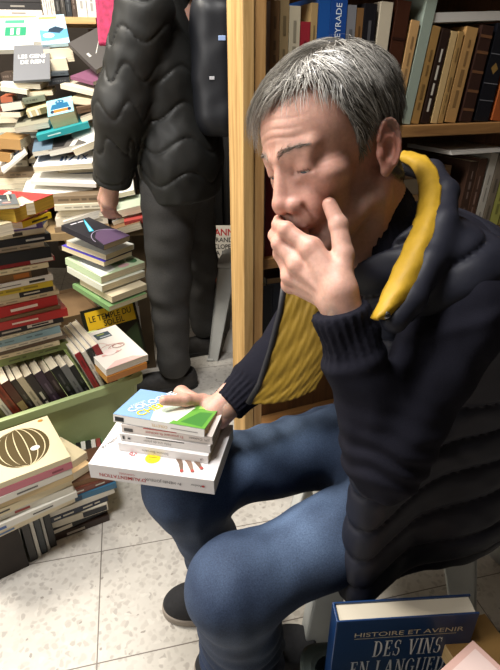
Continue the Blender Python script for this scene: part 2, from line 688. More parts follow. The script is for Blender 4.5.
def hand_color(V):
    v = V.astype(np.float32)
    n = wob(v, 160, 5) * 0.5 + 0.5
    c = np.array((0.540, 0.310, 0.240)) * (0.92 + 0.16 * n[:, None])
    Q = ((v - HO) @ HR_) * 1000
    for k in HAND:
        for j in (0, 1, 2):
            g = np.exp(-((Q - A3(*HAND[k][j])) ** 2).sum(-1) / 14 ** 2)[:, None] * 0.45
            c = c * (1 - g) + np.array((0.52, 0.205, 0.150)) * g
    g = np.exp(-((Q - A3(*THUMB[3])) ** 2).sum(-1) / 16 ** 2)[:, None] * 0.4
    return c * (1 - g) + np.array((0.52, 0.22, 0.16)) * g


vh, fh = surf(f_head, HO - 0.22, HO + 0.19, 0.0017)
lo_, hi_ = np.min([hl(*p) for k in HAND for p in HAND[k]] + [hl(*p) for p in THUMB] + [WL, WL + (0.05, -0.05, -0.08)], 0), np.max([hl(*p) for k in HAND for p in HAND[k]] + [hl(*p) for p in THUMB] + [WL], 0)
v1, f1 = surf(f_lhand, lo_ - 0.03, hi_ + 0.03, 0.0015)
allr = np.array([p for k in RH for p in RH[k]] + RTH + [RWR]) / 1000
v2, f2 = surf(f_rhand, allr.min(0) - 0.03, allr.max(0) + (0.08, 0.08, 0.04), 0.0022)
v3, f3 = surf(f_core, (-0.30, 0.40, 0.0), (0.56, 1.15, 1.10), 0.010)
VB = np.concatenate([vh, v1, v2, v3])
FB = np.concatenate([fh, f1 + len(vh), f2 + len(vh) + len(v1), f3 + len(vh) + len(v1) + len(v2)])
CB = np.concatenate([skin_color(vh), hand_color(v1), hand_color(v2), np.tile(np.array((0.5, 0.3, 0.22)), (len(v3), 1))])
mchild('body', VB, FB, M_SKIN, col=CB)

# eyes
M_EYE = plain('#cfc4bb', 0.12)
M_IRIS = plain('#3a4a52', 0.1)
for sgn in (-1, 1):
    mb = MB()
    c_ = hl(sgn * 32, 80.5, 10)
    look = n3(HR_ @ A3(0, 0.80, -0.60))
    u1 = n3(np.cross(look, (0, 0, 1)))
    u2 = np.cross(u1, look)
    V, F, M = [], [], []
    for i in range(13):
        th = math.pi * i / 12
        for k in range(20):
            ph = 2 * math.pi * k / 20
            V.append(c_ + 0.0129 * (look * math.cos(th) + (u1 * math.cos(ph) + u2 * math.sin(ph)) * math.sin(th)))
    for i in range(12):
        for k in range(20):
            F.append((i * 20 + k, i * 20 + (k + 1) % 20, (i + 1) * 20 + (k + 1) % 20, (i + 1) * 20 + k))
            M.append(1 if i < 2 else 0)
    mchild('eye', V, F, [M_EYE, M_IRIS], fm=M)

# thumb nail
tn = np.array(THUMB[3], float)
td = n3(np.array(THUMB[3], float) - np.array(THUMB[2], float))

# ---- hair: a cap close to the scalp and combed strands over it
M_HAIR = attr_mat('hair', 0.38, 0.5)


def f_cap(P):
    Q = ((P - HO) @ HR_) * 1000
    x, y, z = Q.T
    d = ell(Q, (0, -6, 58), (75, 95, 76))
    d = smin(d, ell(Q, (0, 38, 46), (63, 63, 60)), 30)
    d = smin(d, cone(Q, (0, -30, -25), (0, -58, -185), 53, 60), 26)
    thick = 3.0 + 9.0 * np.clip((z - 50) / 60, 0, 1) + 3 * np.clip((-y - 40) / 60, 0, 1)
    cut = (hairline(x, y) + 4 - z) * 0.6
    return smax(d - thick + 0.8 * np.sin(x * 0.9 + y * 0.3), cut, 5) / 1000


vc, fc = surf(f_cap, HO - 0.2, HO + 0.19, 0.003)
ncol = (0.06 + 0.05 * (wob(vc.astype(np.float32), 200, 9) * 0.5 + 0.5))[:, None] * np.array((1.0, 0.9, 0.78))
HAIR = mchild('hair', vc, fc, M_HAIR, col=ncol)


def strands(n, seed, parent, name):
    rng = np.random.RandomState(seed)
    Qc = ((vc.astype(np.float32) - HO) @ HR_) * 1000
    # outward normals of the cap from its centre line
    sel = rng.randint(0, len(Qc), n)
    root = Qc[sel] + rng.normal(size=(n, 3)) * 1.0
    keep = root[:, 2] > hairline(root[:, 0], root[:, 1]) - 3
    root = root[keep]
    n = len(root)
    nrm = root - np.array((0, 5, 45))
    nrm /= np.linalg.norm(nrm, axis=1, keepdims=True)
    x, y, z = root.T
    top = np.clip((z - 85 + 0.25 * y) / 30, 0, 1)                    # 1 on the crown and front, 0 on the sides
    part = 1 / (1 + np.exp(-(x + 34 + 0.10 * y + 6 * wob((root / 1000).astype(np.float32), 60, 33)) / 12))               # right of the parting
    dt = np.array((0.85, 0.62, -0.05))[None] * part[:, None] + np.array((-0.62, -0.40, -0.55))[None] * (1 - part[:, None])
    ds = np.array((0.0, -0.34, -1.0))[None] + np.where((y > 35)[:, None], np.array((0, 0.25, 0.0)), 0)
    ds = ds + np.where(((x > 0) & (y > 20))[:, None], np.array((0.1, 0.5, 0.0)), 0)
    back = np.clip((-y - 20) / 50, 0, 1)[:, None]
    dirv = dt * top[:, None] + ds * (1 - top[:, None])
    dirv = dirv * (1 - back) + np.array((0.12, -0.2, -1.0)) * back
    clump = np.stack([wob((root / 1000).astype(np.float32), 90, 20 + i) for i in range(3)], 1)
    dirv = dirv + 0.42 * clump + rng.normal(size=(n, 3)) * 0.13
    dirv -= nrm * (dirv * nrm).sum(1, keepdims=True)
    dirv /= np.linalg.norm(dirv, axis=1, keepdims=True)
    Ln = 20 + 34 * top * (0.6 + 0.4 * part) + rng.uniform(-6, 8, n)
    Ln = Ln + np.where((y > 45) & (x > 8), 14, 0) - np.where((y > 45) & (x < -8), 12, 0)
    Ln = np.where(z < 40, 13 + rng.uniform(0, 7, n), Ln)
    S = 7
    pts = [root]
    p = root.copy()
    d = dirv + nrm * (0.20 + 0.25 * rng.rand(n))[:, None] * (0.4 + 0.6 * top[:, None])
    d /= np.linalg.norm(d, axis=1, keepdims=True)
    for i in range(S):
        p = p + d * (Ln / S)[:, None]
        nn = p - np.array((0, 5, 45))
        nn /= np.linalg.norm(nn, axis=1, keepdims=True)
        # stay close to the head, then droop
        d = d - nn * ((d * nn).sum(1) * 0.55 + 0.03)[:, None] + np.array((0, 0, -0.075))
        d += 0.09 * np.stack([wob((p / 1000).astype(np.float32), 160, 40 + j) for j in range(3)], 1)
        d /= np.linalg.norm(d, axis=1, keepdims=True)
        pts.append(p)
    T = np.stack(pts, 1)
    side = np.cross(d, nrm)
    side /= np.linalg.norm(side, axis=1, keepdims=True)
    wdt = (rng.uniform(0.35, 0.75, n))[:, None, None] * np.linspace(1, 0.18, S + 1)[None, :, None]
    tri = [T + side[:, None] * wdt, T - side[:, None] * wdt * 0.6 + nrm[:, None] * wdt * 0.6, T - side[:, None] * wdt * 0.6 - nrm[:, None] * wdt * 0.6]
    V = np.stack(tri, 2).reshape(-1, 3)
    base = (np.arange(n) * (S + 1) * 3)[:, None]
    F = []
    for i in range(S):
        for k in range(3):
            a, b = i * 3 + k, i * 3 + (k + 1) % 3
            F.append(base + np.array([a, b, b + 3, a + 3])[None])
    F = np.concatenate(F)
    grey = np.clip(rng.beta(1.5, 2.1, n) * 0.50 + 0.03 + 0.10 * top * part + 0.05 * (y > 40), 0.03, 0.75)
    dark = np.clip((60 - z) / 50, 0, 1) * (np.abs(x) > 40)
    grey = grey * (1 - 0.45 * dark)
    c = grey[:, None] * np.array((1.0, 0.95, 0.86))
    C = np.repeat(c, (S + 1) * 3, 0)
    W = HO + (V / 1000) @ HR_.T
    return mchild(name, W, F, M_HAIR, col=C, smooth=False, parent=parent)


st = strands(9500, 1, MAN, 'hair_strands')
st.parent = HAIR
# eyebrows as short hairs
for sgn in (-1, 1):
    mb = MB()
    rng = np.random.RandomState(4)
    V, F = [], []
    for i in range(120):
        t = rng.rand()
        p = np.array((sgn * (10 + 42 * t), 0, 32.5 + 3.4 * math.sin(t * 2.4) + rng.normal() * 2.3 * (1.2 - t)))
        p[1] = 108 - 0.5 * 38 * t ** 1.6 - 2.5
        # drop on to the skin
        for _ in range(8):
            p[1] -= 0.8 * float(head_mm((HO + HR_ @ (A3(*p) / 1000))[None].astype(np.float32))[0])
        dr = n3((sgn * (0.85 + 0.3 * t), -0.30, 0.35 - 0.55 * t + rng.normal() * 0.2))
        q = [p, p + dr * 3.5 + (0, 0.5, 0), p + dr * 7 - (0, 0.6, 0)]
        sd = np.array((0, 0.1, 0.22))
        o = len(V)
        V += [hl(*(q[0] + sd)), hl(*(q[0] - sd)), hl(*(q[1] + sd * 0.8)), hl(*(q[1] - sd * 0.8)), hl(*q[2]), hl(*(q[0] + (0, 0.7, 0))), hl(*(q[1] + (0, 0.7, 0)))]
        F += [(o, o + 5, o + 6, o + 2), (o + 5, o + 1, o + 3, o + 6), (o + 2, o + 6, o + 4), (o + 6, o + 3, o + 4), (o + 1, o, o + 2, o + 3), (o + 3, o + 2, o + 4)]
    mchild('eyebrow', V, F, plain((0.23, 0.185, 0.150), 0.7), smooth=False)

# ---- sweater
M_KNIT = attr_mat('knit', 0.9, 0.1, noise=0.25, nscale=700, bump=0.5, bscale=900)


def arm(P, pts, rad, seed, cuff, rib=0.0017):
    d = chain(P, pts, rad, 0.035)
    d = d + 0.0035 * wob(P, 60, seed)
    a, b = A3(*pts[-2]), A3(*pts[-1])
    ax = (b - a) / np.linalg.norm(b - a)
    s = (P - b) @ ax                                                 # 0 at the cuff's end
    u1 = np.cross(ax, A3(0, 0, 1) if abs(ax[2]) < 0.9 else A3(1, 0, 0))
    u1 /= np.linalg.norm(u1)
    u2 = np.cross(ax, u1)
    th = np.arctan2((P - b) @ u2, (P - b) @ u1)
    w_ = 1 / (1 + np.exp(-(s + cuff) / 0.003))
    d = d + w_ * (0.003 + rib * np.cos(th * 22)) - 0.003 * np.exp(-((s + cuff + 0.008) / 0.01) ** 2)
    return smax(d, s, 0.004)


lw = n3(EL_ - WL)
LCUFF = WL + lw * 0.014
RCUFF = WRr + n3(ER_ - WRr) * 0.022


def f_sweater(P):
    d = torso(P, (0.118, 0.115, 0.125, 0.070))
    nk = cone(P, hl(0, -42, -95), hl(0, -52, -170), 0.062, 0.074)
    Q = ((P - HO) @ HR_) * 1000
    th = np.arctan2(Q[:, 0], Q[:, 1] + 48)
    nk = nk + 0.0014 * np.cos(th * 46)
    nk = smax(nk, ((Q[:, 2] + 84 + 0.62 * Q[:, 1] + 14) / 1000).astype(np.float32), 0.006)
    d = smin(d, nk, 0.03)
    d = smin(d, arm(P, (SRt, ER_, RCUFF), (0.062, 0.052, 0.036), 11, 0.055), 0.03)
    e = arm(P, (SL, EL_, LCUFF), (0.068, 0.050, 0.0385), 12, 0.062)
    e = e + 0.004 * np.sin((P @ A3(0.3, 0.2, 1)) * 210 + 2 * wob(P, 30, 4)) * np.exp(-((P - EL_.astype(np.float32)) ** 2).sum(-1) / 0.0045)
    return smin(d, e, 0.012)


vs, fs = surf(f_sweater, (-0.13, 0.42, 0.40), (0.56, 1.16, 1.16), 0.0032)
SW = mchild('sweater', vs, fs, M_KNIT, col=np.tile(np.array((0.010, 0.010, 0.016)), (len(vs), 1)))

# ---- padded vest
M_VEST = attr_mat('vest_shell', 0.55, 0.28, bump=0.35, bscale=60)
sdir = n3(NB - PEL).astype(np.float32)


def quilt(P, pitch, amp, seed):
    s = (P - PEL.astype(np.float32)) @ sdir
    r = np.sqrt(((P - NB.astype(np.float32))[:, :2] ** 2).sum(-1))
    s = s - 0.8 * np.maximum(r - 0.07, 0) / (1 + np.exp(-(P[:, 2] - 0.90) / 0.02))
    fr = np.abs((s + 0.012 * wob(P, 9, seed)) / pitch % 1.0 - 0.5) * 2       # 1 on a seam
    puff = amp * np.sqrt(np.maximum(1 - fr ** 3, 0))
    return puff + amp * 0.16 * wob(P, 60, seed + 1) * (1 - fr ** 2)


COLLAR = [np.array(at(*p)) for p in ((330, 215, 0.93), (362, 172, 0.90), (402, 163, 0.83), (432, 172, 0.775), (446, 192, 0.715), (444, 222, 0.672), (430, 262, 0.640), (412, 298, 0.622), (394, 320, 0.612))]


def f_vest(P):
    d = torso(P, (0.150, 0.140, 0.150, 0.082), 0.72)
    d = smin(d, cone(P, SL + (-0.01, 0.03, 0.005), NB, 0.078, 0.07), 0.06)
    d = smin(d, cone(P, SRt + (0.01, -0.03, 0.005), NB, 0.070, 0.07), 0.06)
    # left front panel and skirt lying over the hip and thigh
    pa, pb = A3(0.345, 0.70, 0.60), A3(0.195, 0.595, 0.60)
    ax = (pb - pa) / np.linalg.norm(pb - pa)
    nn = np.cross(ax, A3(0, 0, 1))
    pan = rbox(P, (pa + pb) / 2 + A3(0, 0, -0.03), (0.125, 0.028, 0.16), np.stack([ax, nn, (0, 0, 1)], 1), 0.024)
    d = smin(d, pan, 0.07)
    d = smin(d, ell(P, (0.37, 0.80, 0.53), (0.17, 0.17, 0.15)), 0.05)
    d = d - quilt(P, 0.062, 0.011, 31) + 0.004
    q = body_local(P)
    hem = 0.445 + 0.01 * np.sin(q[:, 0] * 25)
    d = smax(d, hem - P[:, 2], 0.012)
    # open front
    we = rbox(q, (-0.035, 0.235, 0.20), (0.125, 0.19, 0.42), np.eye(3), 0.03)
    d = smax(d, -we, 0.015)
    d = smin(d, chain(P, COLLAR, [0.017] * len(COLLAR), 0.01), 0.018)
    # neck and armholes
    d = smax(d, -cone(P, hl(0, -40, -60), NB + (-0.018, -0.012, -0.02), 0.084, 0.074), 0.012)
    ua = n3(EL_ - SL)
    d = smax(d, -cone(P, SL + ua * 0.115, EL_ + ua * 0.05, 0.074, 0.060), 0.008)
    ub = n3(ER_ - SRt)
    d = smax(d, -cone(P, SRt + ub * 0.055, ER_, 0.070, 0.062), 0.008)
    return d


vv, fvv = surf(f_vest, (0.02, 0.40, 0.38), (0.66, 1.16, 1.18), 0.0042)
VEST = mchild('vest', vv, fvv, M_VEST, col=np.tile(np.array((0.0125, 0.0135, 0.022)), (len(vv), 1)))

# ---- jeans
M_DENIM = attr_mat('denim', 0.78, 0.25, noise=0.30, nscale=420, bump=0.5, bscale=700)


def leg(P, hip, kn, an, r, seed):
    d = chain(P, (hip, kn, an), r, 0.065)
    ax = n3(kn - hip)
    s = (P - kn.astype(np.float32)) @ ax.astype(np.float32)
    t = (P - an.astype(np.float32)) @ n3(kn - an).astype(np.float32)
    d = d + 0.004 * wob(P, 26, seed) + 0.0065 * np.sin(P @ A3(50, 40, 110) + 3 * wob(P, 14, seed + 3)) * np.exp(-(t / 0.17) ** 2)
    d = d + 0.002 * np.sin(P @ A3(*(ax * 130)) + 4 * wob(P, 12, seed + 5)) * np.exp(-((P - kn.astype(np.float32)) ** 2).sum(-1) / 0.006)
    d = d + 0.006 * np.sin(P @ A3(70, -40, 90) + 3.5 * wob(P, 12, seed + 7)) * np.exp(-((P - hip.astype(np.float32)) ** 2).sum(-1) / 0.035)
    fold = np.clip(wob(P, 11, seed + 9) + 0.15, 0, 1)
    d = d - 0.006 * fold * np.abs(np.sin(s * 38 + 3.0 * wob(P, 9, seed + 11))) ** 3
    return d


def f_jeans(P):
    a = leg(P, HLt, KL, AL, (0.098, 0.068, 0.088), 51)
    b = leg(P, HRt, KR, AR, (0.095, 0.064, 0.066), 61)
    a = smax(a, 0.090 - P[:, 2] + 0.006 * np.sin(P[:, 0] * 60), 0.01)
    b = smax(b, 0.075 - P[:, 2], 0.01)
    d = smin(a, b, 0.02)
    d = smin(d, ell(P, PEL + (-0.005, 0, -0.005), (0.155, 0.185, 0.09)), 0.05)
    return smax(d, 0.425 - P[:, 2] - np.maximum(0, (0.24 - P[:, 0]) * 4), 0.02)


vj, fj = surf(f_jeans, (-0.26, 0.42, 0.02), (0.56, 1.14, 0.68), 0.0036)


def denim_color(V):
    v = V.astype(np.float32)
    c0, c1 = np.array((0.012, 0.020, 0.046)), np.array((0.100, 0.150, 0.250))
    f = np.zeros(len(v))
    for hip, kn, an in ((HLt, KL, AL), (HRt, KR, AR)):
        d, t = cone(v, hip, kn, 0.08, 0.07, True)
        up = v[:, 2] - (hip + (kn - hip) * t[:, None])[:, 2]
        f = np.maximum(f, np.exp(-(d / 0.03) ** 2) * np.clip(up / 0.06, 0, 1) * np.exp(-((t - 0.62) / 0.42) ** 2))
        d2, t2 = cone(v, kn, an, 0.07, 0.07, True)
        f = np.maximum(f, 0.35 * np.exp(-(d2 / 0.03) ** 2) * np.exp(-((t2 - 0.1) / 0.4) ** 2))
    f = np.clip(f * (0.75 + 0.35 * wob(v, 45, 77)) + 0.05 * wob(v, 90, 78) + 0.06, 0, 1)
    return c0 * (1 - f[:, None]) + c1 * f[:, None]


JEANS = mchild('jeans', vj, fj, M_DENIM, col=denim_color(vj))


# ---- vest lining, zip and snap: sheets that lie on the vest
def depth_on(f, px, py, d0, d1=1.3, off=0.004):
    ds = np.linspace(d0, d1, 400)
    P = np.array([at(px, py, d) for d in ds], np.float32)
    v = f(P)
    h = np.nonzero(v < off)[0]
    return ds[h[0]] if len(h) else None


M_YEL = attr_mat('lining', 0.55, 0.35, noise=0.12, nscale=60, bump=0.3, bscale=70)
M_DARK = plain((0.012, 0.012, 0.016), 0.55)


def vsheet(name, rows, thick, parent, color, nu=26, nv=14, off=0.0, quilted=0.0, q_n=(5, 4)):
    G = patch(rows, nu, nv) - np.array(seat_loc)
    disp = None
    if quilted:
        a = np.linspace(0, q_n[0], nu + 1)[None] + np.linspace(0, q_n[1], nv + 1)[:, None] * 0.6
        b = np.linspace(0, q_n[1], nv + 1)[:, None] - 0.0 * a
        disp = -quilted * (np.sqrt(np.abs(np.sin(np.pi * a))) * 0.7 + 0.3 * np.sin(7 * a + 9 * b))
    m = M_YEL if color == 'y' else M_VEST
    o = sheet(name, G, thick, m, parent, off, disp)
    n = len(o.data.vertices)
    c = np.ones((n, 4), np.float32)
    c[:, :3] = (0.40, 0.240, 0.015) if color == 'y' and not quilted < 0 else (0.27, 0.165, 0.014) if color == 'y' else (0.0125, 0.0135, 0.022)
    at_ = o.data.color_attributes.new('Col', 'FLOAT_COLOR', 'POINT')
    at_.data.foreach_set('color', c.ravel())
    return o


inner = [(396, 158, .820), (412, 168, .775), (419, 187, .730), (417, 213, .690), (406, 243, .655), (388, 282, .622), (372, 319, .603)]
outer = [(404, 151, .822), (427, 158, .770), (440, 181, .712), (438, 215, .664), (427, 255, .632), (411, 294, .610), (385, 319, .598)]
rows = []
for w_ in (0, 0.33, 0.66, 1.0):
    r = []
    for a, b in zip(inner, outer):
        d = a[2] * (1 - w_) + b[2] * w_ - 0.012 * math.sin(math.pi * w_)
        r.append(at(a[0] * (1 - w_) + b[0] * w_, a[1] * (1 - w_) + b[1] * w_, d))
    rows.append(r)
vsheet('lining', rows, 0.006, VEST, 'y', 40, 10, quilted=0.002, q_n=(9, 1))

zipe = [(286, 284, .800), (282, 312, .815), (272, 350, .842), (261, 384, .868), (250, 403, .885)]
mid = [(303, 272, .785), (302, 310, .80), (296, 350, .825), (287, 382, .852), (276, 402, .870)]
mi2 = [(322, 268, .775), (322, 308, .785), (318, 345, .805), (308, 374, .832), (298, 396, .856)]
inn = [(345, 262, .770), (348, 304, .775), (340, 338, .79), (328, 364, .815), (316, 388, .84)]
rows = [[at(*p) for p in r] for r in (zipe, mid, mi2, inn)]
vsheet('front_panel', rows, 0.012, VEST, 'd', 24, 24, off=-0.012)
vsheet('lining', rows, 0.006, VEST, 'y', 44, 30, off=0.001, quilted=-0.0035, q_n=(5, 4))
mb = MB()
mb.tube([at(p[0] - 1.5, p[1], p[2] - 0.004) - Vector(seat_loc) for p in zipe], 0.0055, 8)
mb.build('zip', M_DARK, VEST, True)

# zip edge of the near front panel, snap and the thin yellow armhole piping
mb = MB()
mb.lathe([(0, 0.004), (0.004, 0.004), (0.005, 0.002), (0.0055, 0)], 14)
o = mb.build('snap', plain('#8f8f94', 0.25, metal=1.0), VEST, True)
o.location = at(386, 315, 0.594) - Vector(seat_loc)
o.rotation_euler = (at(386, 315, 0.3) - at(386, 315, 0.6)).to_track_quat('Z', 'Y').to_euler()
pts = []
for px, py in ((428, 340), (437, 337), (447, 334), (459, 330)):
    d = depth_on(f_vest, px, py, 0.4) or 0.6
    pts.append(at(px, py, d - 0.001) - Vector(seat_loc))
mb = MB()
mb.tube(pts, 0.0011, 6)
mb.build('piping', plain('#8a7423', 0.5), VEST, True)


# ---- shoes
def shoe(name, heel, toe, h, mat, sole_mat, parent, root, label=None, ankle=0.075, width=0.047):
    heel, toe = np.array(heel, float), np.array(toe, float)
    ax = n3(toe - heel)
    sd = np.array((-ax[1], ax[0], 0))
    Ln = np.linalg.norm(toe - heel)
    up = np.array((0, 0, 1.0))
    fr = np.stack([ax, sd, up], 1).astype(np.float32)

    def f(P):
        q = (P - heel.astype(np.float32)) @ fr
        d = ell(q, (Ln - 0.072, 0, 0.030), (0.074, width, 0.040))
        d = smin(d, ell(q, (0.062, 0, 0.040), (0.062, width * 0.76, 0.055)), 0.05)
        d = smin(d, ell(q, (Ln * 0.5, 0, 0.042), (0.10, width * 0.78, 0.046)), 0.04)
        d = smin(d, cone(q, (0.058, 0, 0.045), (0.052, 0, ankle + 0.02), 0.043, 0.041), 0.04)
        d = smax(d, 0.018 - q[:, 2], 0.006)
        d = smax(d, q[:, 2] - ankle - 0.010 * np.abs(q[:, 0] - 0.05) / 0.05, 0.006)
        return d

    def fs_(P):
        q = (P - heel.astype(np.float32)) @ fr
        xy = q.copy()
        xy[:, 2] = 0
        d = ell(xy, (Ln - 0.075, 0, 0), (0.080, width + 0.005, 1))
        d = smin(d, ell(xy, (0.064, 0, 0), (0.068, width * 0.86, 1)), 0.05)
        d = smin(d, ell(xy, (Ln * 0.5, 0, 0), (0.09, width * 0.80, 1)), 0.03)
        return smax(d, np.abs(q[:, 2] - 0.0125) - 0.0115, 0.004)
    lo, hi = np.minimum(heel, toe) - 0.08, np.maximum(heel, toe) + 0.08
    lo[2], hi[2] = -0.02, ankle + 0.05
    V, F = surf(f, lo, hi, 0.0035)
    s = mesh_obj(name, V - np.array(root), F, mat, parent, True)
    V, F = surf(fs_, lo, hi, 0.0035)
    mesh_obj('sole', V - np.array(root), F, sole_mat, s, True)
    mb = MB()
    for i in range(5):
        x = Ln * (0.36 + 0.075 * i)
        z = 0.094 - 0.0085 * i
        p = [heel + ax * x + sd * y + up * (z - 5.5 * y * y) for y in (-0.022, -0.01, 0, 0.01, 0.022)]
        mb.tube([Vector(v - np.array(root)) for v in p], 0.0022, 6)
    mb.build('lace', M_DARK, s, True)
    if label:
        s['label'] = label
    return s


M_SUEDE = plain((0.012, 0.012, 0.014), 0.85, var=0.25, scale=120, bump=0.3)
M_SOLE = plain('#8f857a', 0.7)
toeR = np.array(on_z(164, 606, 0.02)) * (1, 1, 0)
heelR = np.array((AR[0] + 0.045, AR[1] + 0.03, 0))
heelR = toeR + n3(heelR - toeR) * 0.285
shoe('shoe', heelR, toeR, 0.1, M_SUEDE, M_SOLE, MAN, seat_loc)
toeL = np.array(on_z(196, 668, 0.02)) * (1, 1, 0)
heelL = np.array((AL[0] + 0.07, AL[1] + 0.05, 0))
heelL = toeL + n3(heelL - toeL) * 0.285
shoe('shoe', heelL, toeL, 0.1, M_SUEDE, M_SOLE, MAN, seat_loc)


# ------------------------------------------------------------------ the standing person
stand_loc = (-0.27, 1.97, 0.0)
MAN2 = thing('person', 'standing person in black quilted coat with backpack, facing the heap of books', 'person', stand_loc)
sHL, sHR = np.array((-0.300, 1.885, 0.88)), np.array((-0.245, 2.07, 0.88))
sKL, sAL = np.array(at(169, 285, 2.05)), np.array(at(174, 362, 2.20))
sKR, sAR = np.array(at(198, 262, 2.32)), np.array(at(205, 325, 2.52))
sSL, sEL, sWL = np.array((-0.315, 1.785, 1.43)), np.array(at(122, 108, 1.63)), np.array(at(112, 182, 1.80))
sSR = np.array((-0.22, 2.17, 1.43))
M_COAT = attr_mat('coat', 0.55, 0.35, bump=0.25, bscale=120)
M_TROU = attr_mat('trousers', 0.8, 0.25, noise=0.25, nscale=300, bump=0.4, bscale=500)


def f_trou(P):
    def lg(h, k, a, s):
        d = chain(P, (h, k, a), (0.105, 0.082, 0.070), 0.05)
        return smax(d + 0.005 * wob(P, 34, s), 0.05 - P[:, 2], 0.01)
    d = smin(lg(sHL, sKL, sAL, 91), lg(sHR, sKR, sAR, 92), 0.03)
    return smin(d, ell(P, (-0.265, 1.975, 0.92), (0.125, 0.17, 0.12)), 0.05)


V, F = surf(f_trou, (-0.52, 1.72, 0.03), (-0.02, 2.62, 1.06), 0.006)
mesh_obj('trousers', V - np.array(stand_loc), F, M_TROU, MAN2, True, col=np.tile(np.array((0.050, 0.049, 0.048)), (len(V), 1)))


def wave_quilt(P, seed, cx):
    th = np.arctan2(P[:, 1] - cx[1], P[:, 0] - cx[0]) * 0.16
    s = P[:, 2] + 0.026 * np.sin(th * 38) + 0.008 * wob(P, 12, seed)
    fr = np.abs(s / 0.105 % 1.0 - 0.5) * 2
    return 0.009 * np.sqrt(np.maximum(1 - fr ** 6, 0)) + 0.002 * wob(P, 60, seed + 1)


def f_coat(P):
    q = P.copy()
    q[:, 0] = (P[:, 0] + 0.265)
    body = chain(np.stack([q[:, 0] * 1.15, (P[:, 1] - 1.975) * 0.78, P[:, 2]], 1),
                 [(0.0, 0, 0.80), (0.01, 0, 1.0), (-0.035, 0, 1.28), (-0.01, 0, 1.47)], (0.152, 0.150, 0.135, 0.075), 0.1)
    body = smax(body - wave_quilt(P, 101, (-0.265, 1.975)), 0.845 + 0.05 * (P[:, 0] + 0.4) - P[:, 2], 0.015)
    a = chain(P, (sSL, sEL, sWL), (0.082, 0.074, 0.060), 0.05)
    ax = n3(sWL - sEL)
    a = smax(a - wave_quilt(P, 103, (-0.40, 1.80)), ((P - sWL.astype(np.float32)) @ ax.astype(np.float32)), 0.01)
    b = chain(P, (sSR, sSR + (-0.12, 0.03, -0.30), sSR + (-0.30, -0.02, -0.36)), (0.08, 0.07, 0.055), 0.05) - 0.006
    col = cone(P, (-0.27, 1.975, 1.45), (-0.285, 1.975, 1.56), 0.082, 0.078)
    return smin(smin(smin(body, a, 0.02), b, 0.04), col, 0.04)


V, F = surf(f_coat, (-0.64, 1.66, 0.74), (0.0, 2.34, 1.64), 0.005)
mesh_obj('coat', V - np.array(stand_loc), F, M_COAT, MAN2, True, col=np.tile(np.array((0.014, 0.0145, 0.0135)), (len(V), 1)))

# body: head (above the frame), neck, hand and legs as one figure
hc2 = np.array((-0.30, 1.975, 1.69))


def f_body2(P):
    d = ell(P, hc2 + (0.01, 0, 0.02), (0.095, 0.075, 0.105))
    d = smin(d, ell(P, hc2 + (-0.045, 0, -0.045), (0.055, 0.055, 0.075)), 0.03)
    d = smin(d, cone(P, hc2 + (-0.098, 0, 0.0), hc2 + (-0.112, 0, -0.03), 0.008, 0.013), 0.015)
    for s in (-1, 1):
        d = smin(d, ell(P, hc2 + (0.005, s * 0.076, -0.01), (0.016, 0.008, 0.03)), 0.01)
        d = smax(d, -ell(P, hc2 + (-0.098, s * 0.032, 0.01), (0.012, 0.014, 0.009)), 0.01)
        d = smin(d, ell(P, hc2 + (-0.078, s * 0.032, 0.01), (0.012, 0.013, 0.012)), 0.004)
    d = smin(d, cone(P, hc2 + (-0.085, -0.02, -0.065), hc2 + (-0.085, 0.02, -0.065), 0.007, 0.007), 0.008)
    d = smin(d, cone(P, hc2 + (0.02, 0, -0.05), (-0.26, 1.975, 1.42), 0.055, 0.06), 0.03)
    d = smin(d, chain(P, ((-0.26, 1.975, 1.40), (-0.26, 1.975, 0.95)), (0.09, 0.10), 0.03), 0.08)
    d = smin(d, chain(P, (sSL, sEL, sWL), (0.045, 0.038, 0.028), 0.03), 0.03)
    hd = n3(sWL - sEL)
    d = smin(d, cone(P, sWL, sWL + hd * 0.075, 0.026, 0.033), 0.02)
    k = sWL + hd * 0.08
    for i in range(4):
        o = np.array((-0.02 + 0.013 * i, 0.004 * i, 0))
        d = smin(d, chain(P, (k + o, k + o + hd * 0.038, k + o + hd * 0.062 + (0.012, 0.006, 0), k + o + hd * 0.074 + (0.028, 0.008, 0.004)), (0.0095, 0.009, 0.008, 0.0072), 0.004), 0.006)
    t0 = sWL + hd * 0.03 + (-0.028, 0.0, 0)
    d = smin(d, chain(P, (t0, t0 + hd * 0.04 + (-0.010, 0.01, 0), t0 + hd * 0.068 + (-0.004, 0.014, 0)), (0.013, 0.0105, 0.009), 0.005), 0.01)
    for h, kn, an in ((sHL, sKL, sAL), (sHR, sKR, sAR)):
        d = smin(d, chain(P, (h, kn, an), (0.07, 0.05, 0.036), 0.03), 0.04)
    return d


V, F = surf(f_body2, (-0.66, 1.68, 0.03), (0.0, 2.62, 1.86), 0.0055)
mesh_obj('body', V - np.array(stand_loc), F, M_SKIN, MAN2, True, col=np.tile(np.array((0.50, 0.29, 0.22)), (len(V), 1)))


def f_hair2(P):
    d = ell(P, hc2 + (0.018, 0, 0.03), (0.103, 0.084, 0.113))
    return smax(d + 0.002 * wob(P, 200, 8), (hc2[2] + 0.035 - P[:, 2]) - 0.9 * (P[:, 0] - hc2[0] + 0.03), 0.01)


V, F = surf(f_hair2, hc2 - 0.16, hc2 + 0.17, 0.006)
mesh_obj('hair', V - np.array(stand_loc), F, M_HAIR, MAN2, True, col=np.tile(np.array((0.05, 0.035, 0.025)), (len(V), 1)))
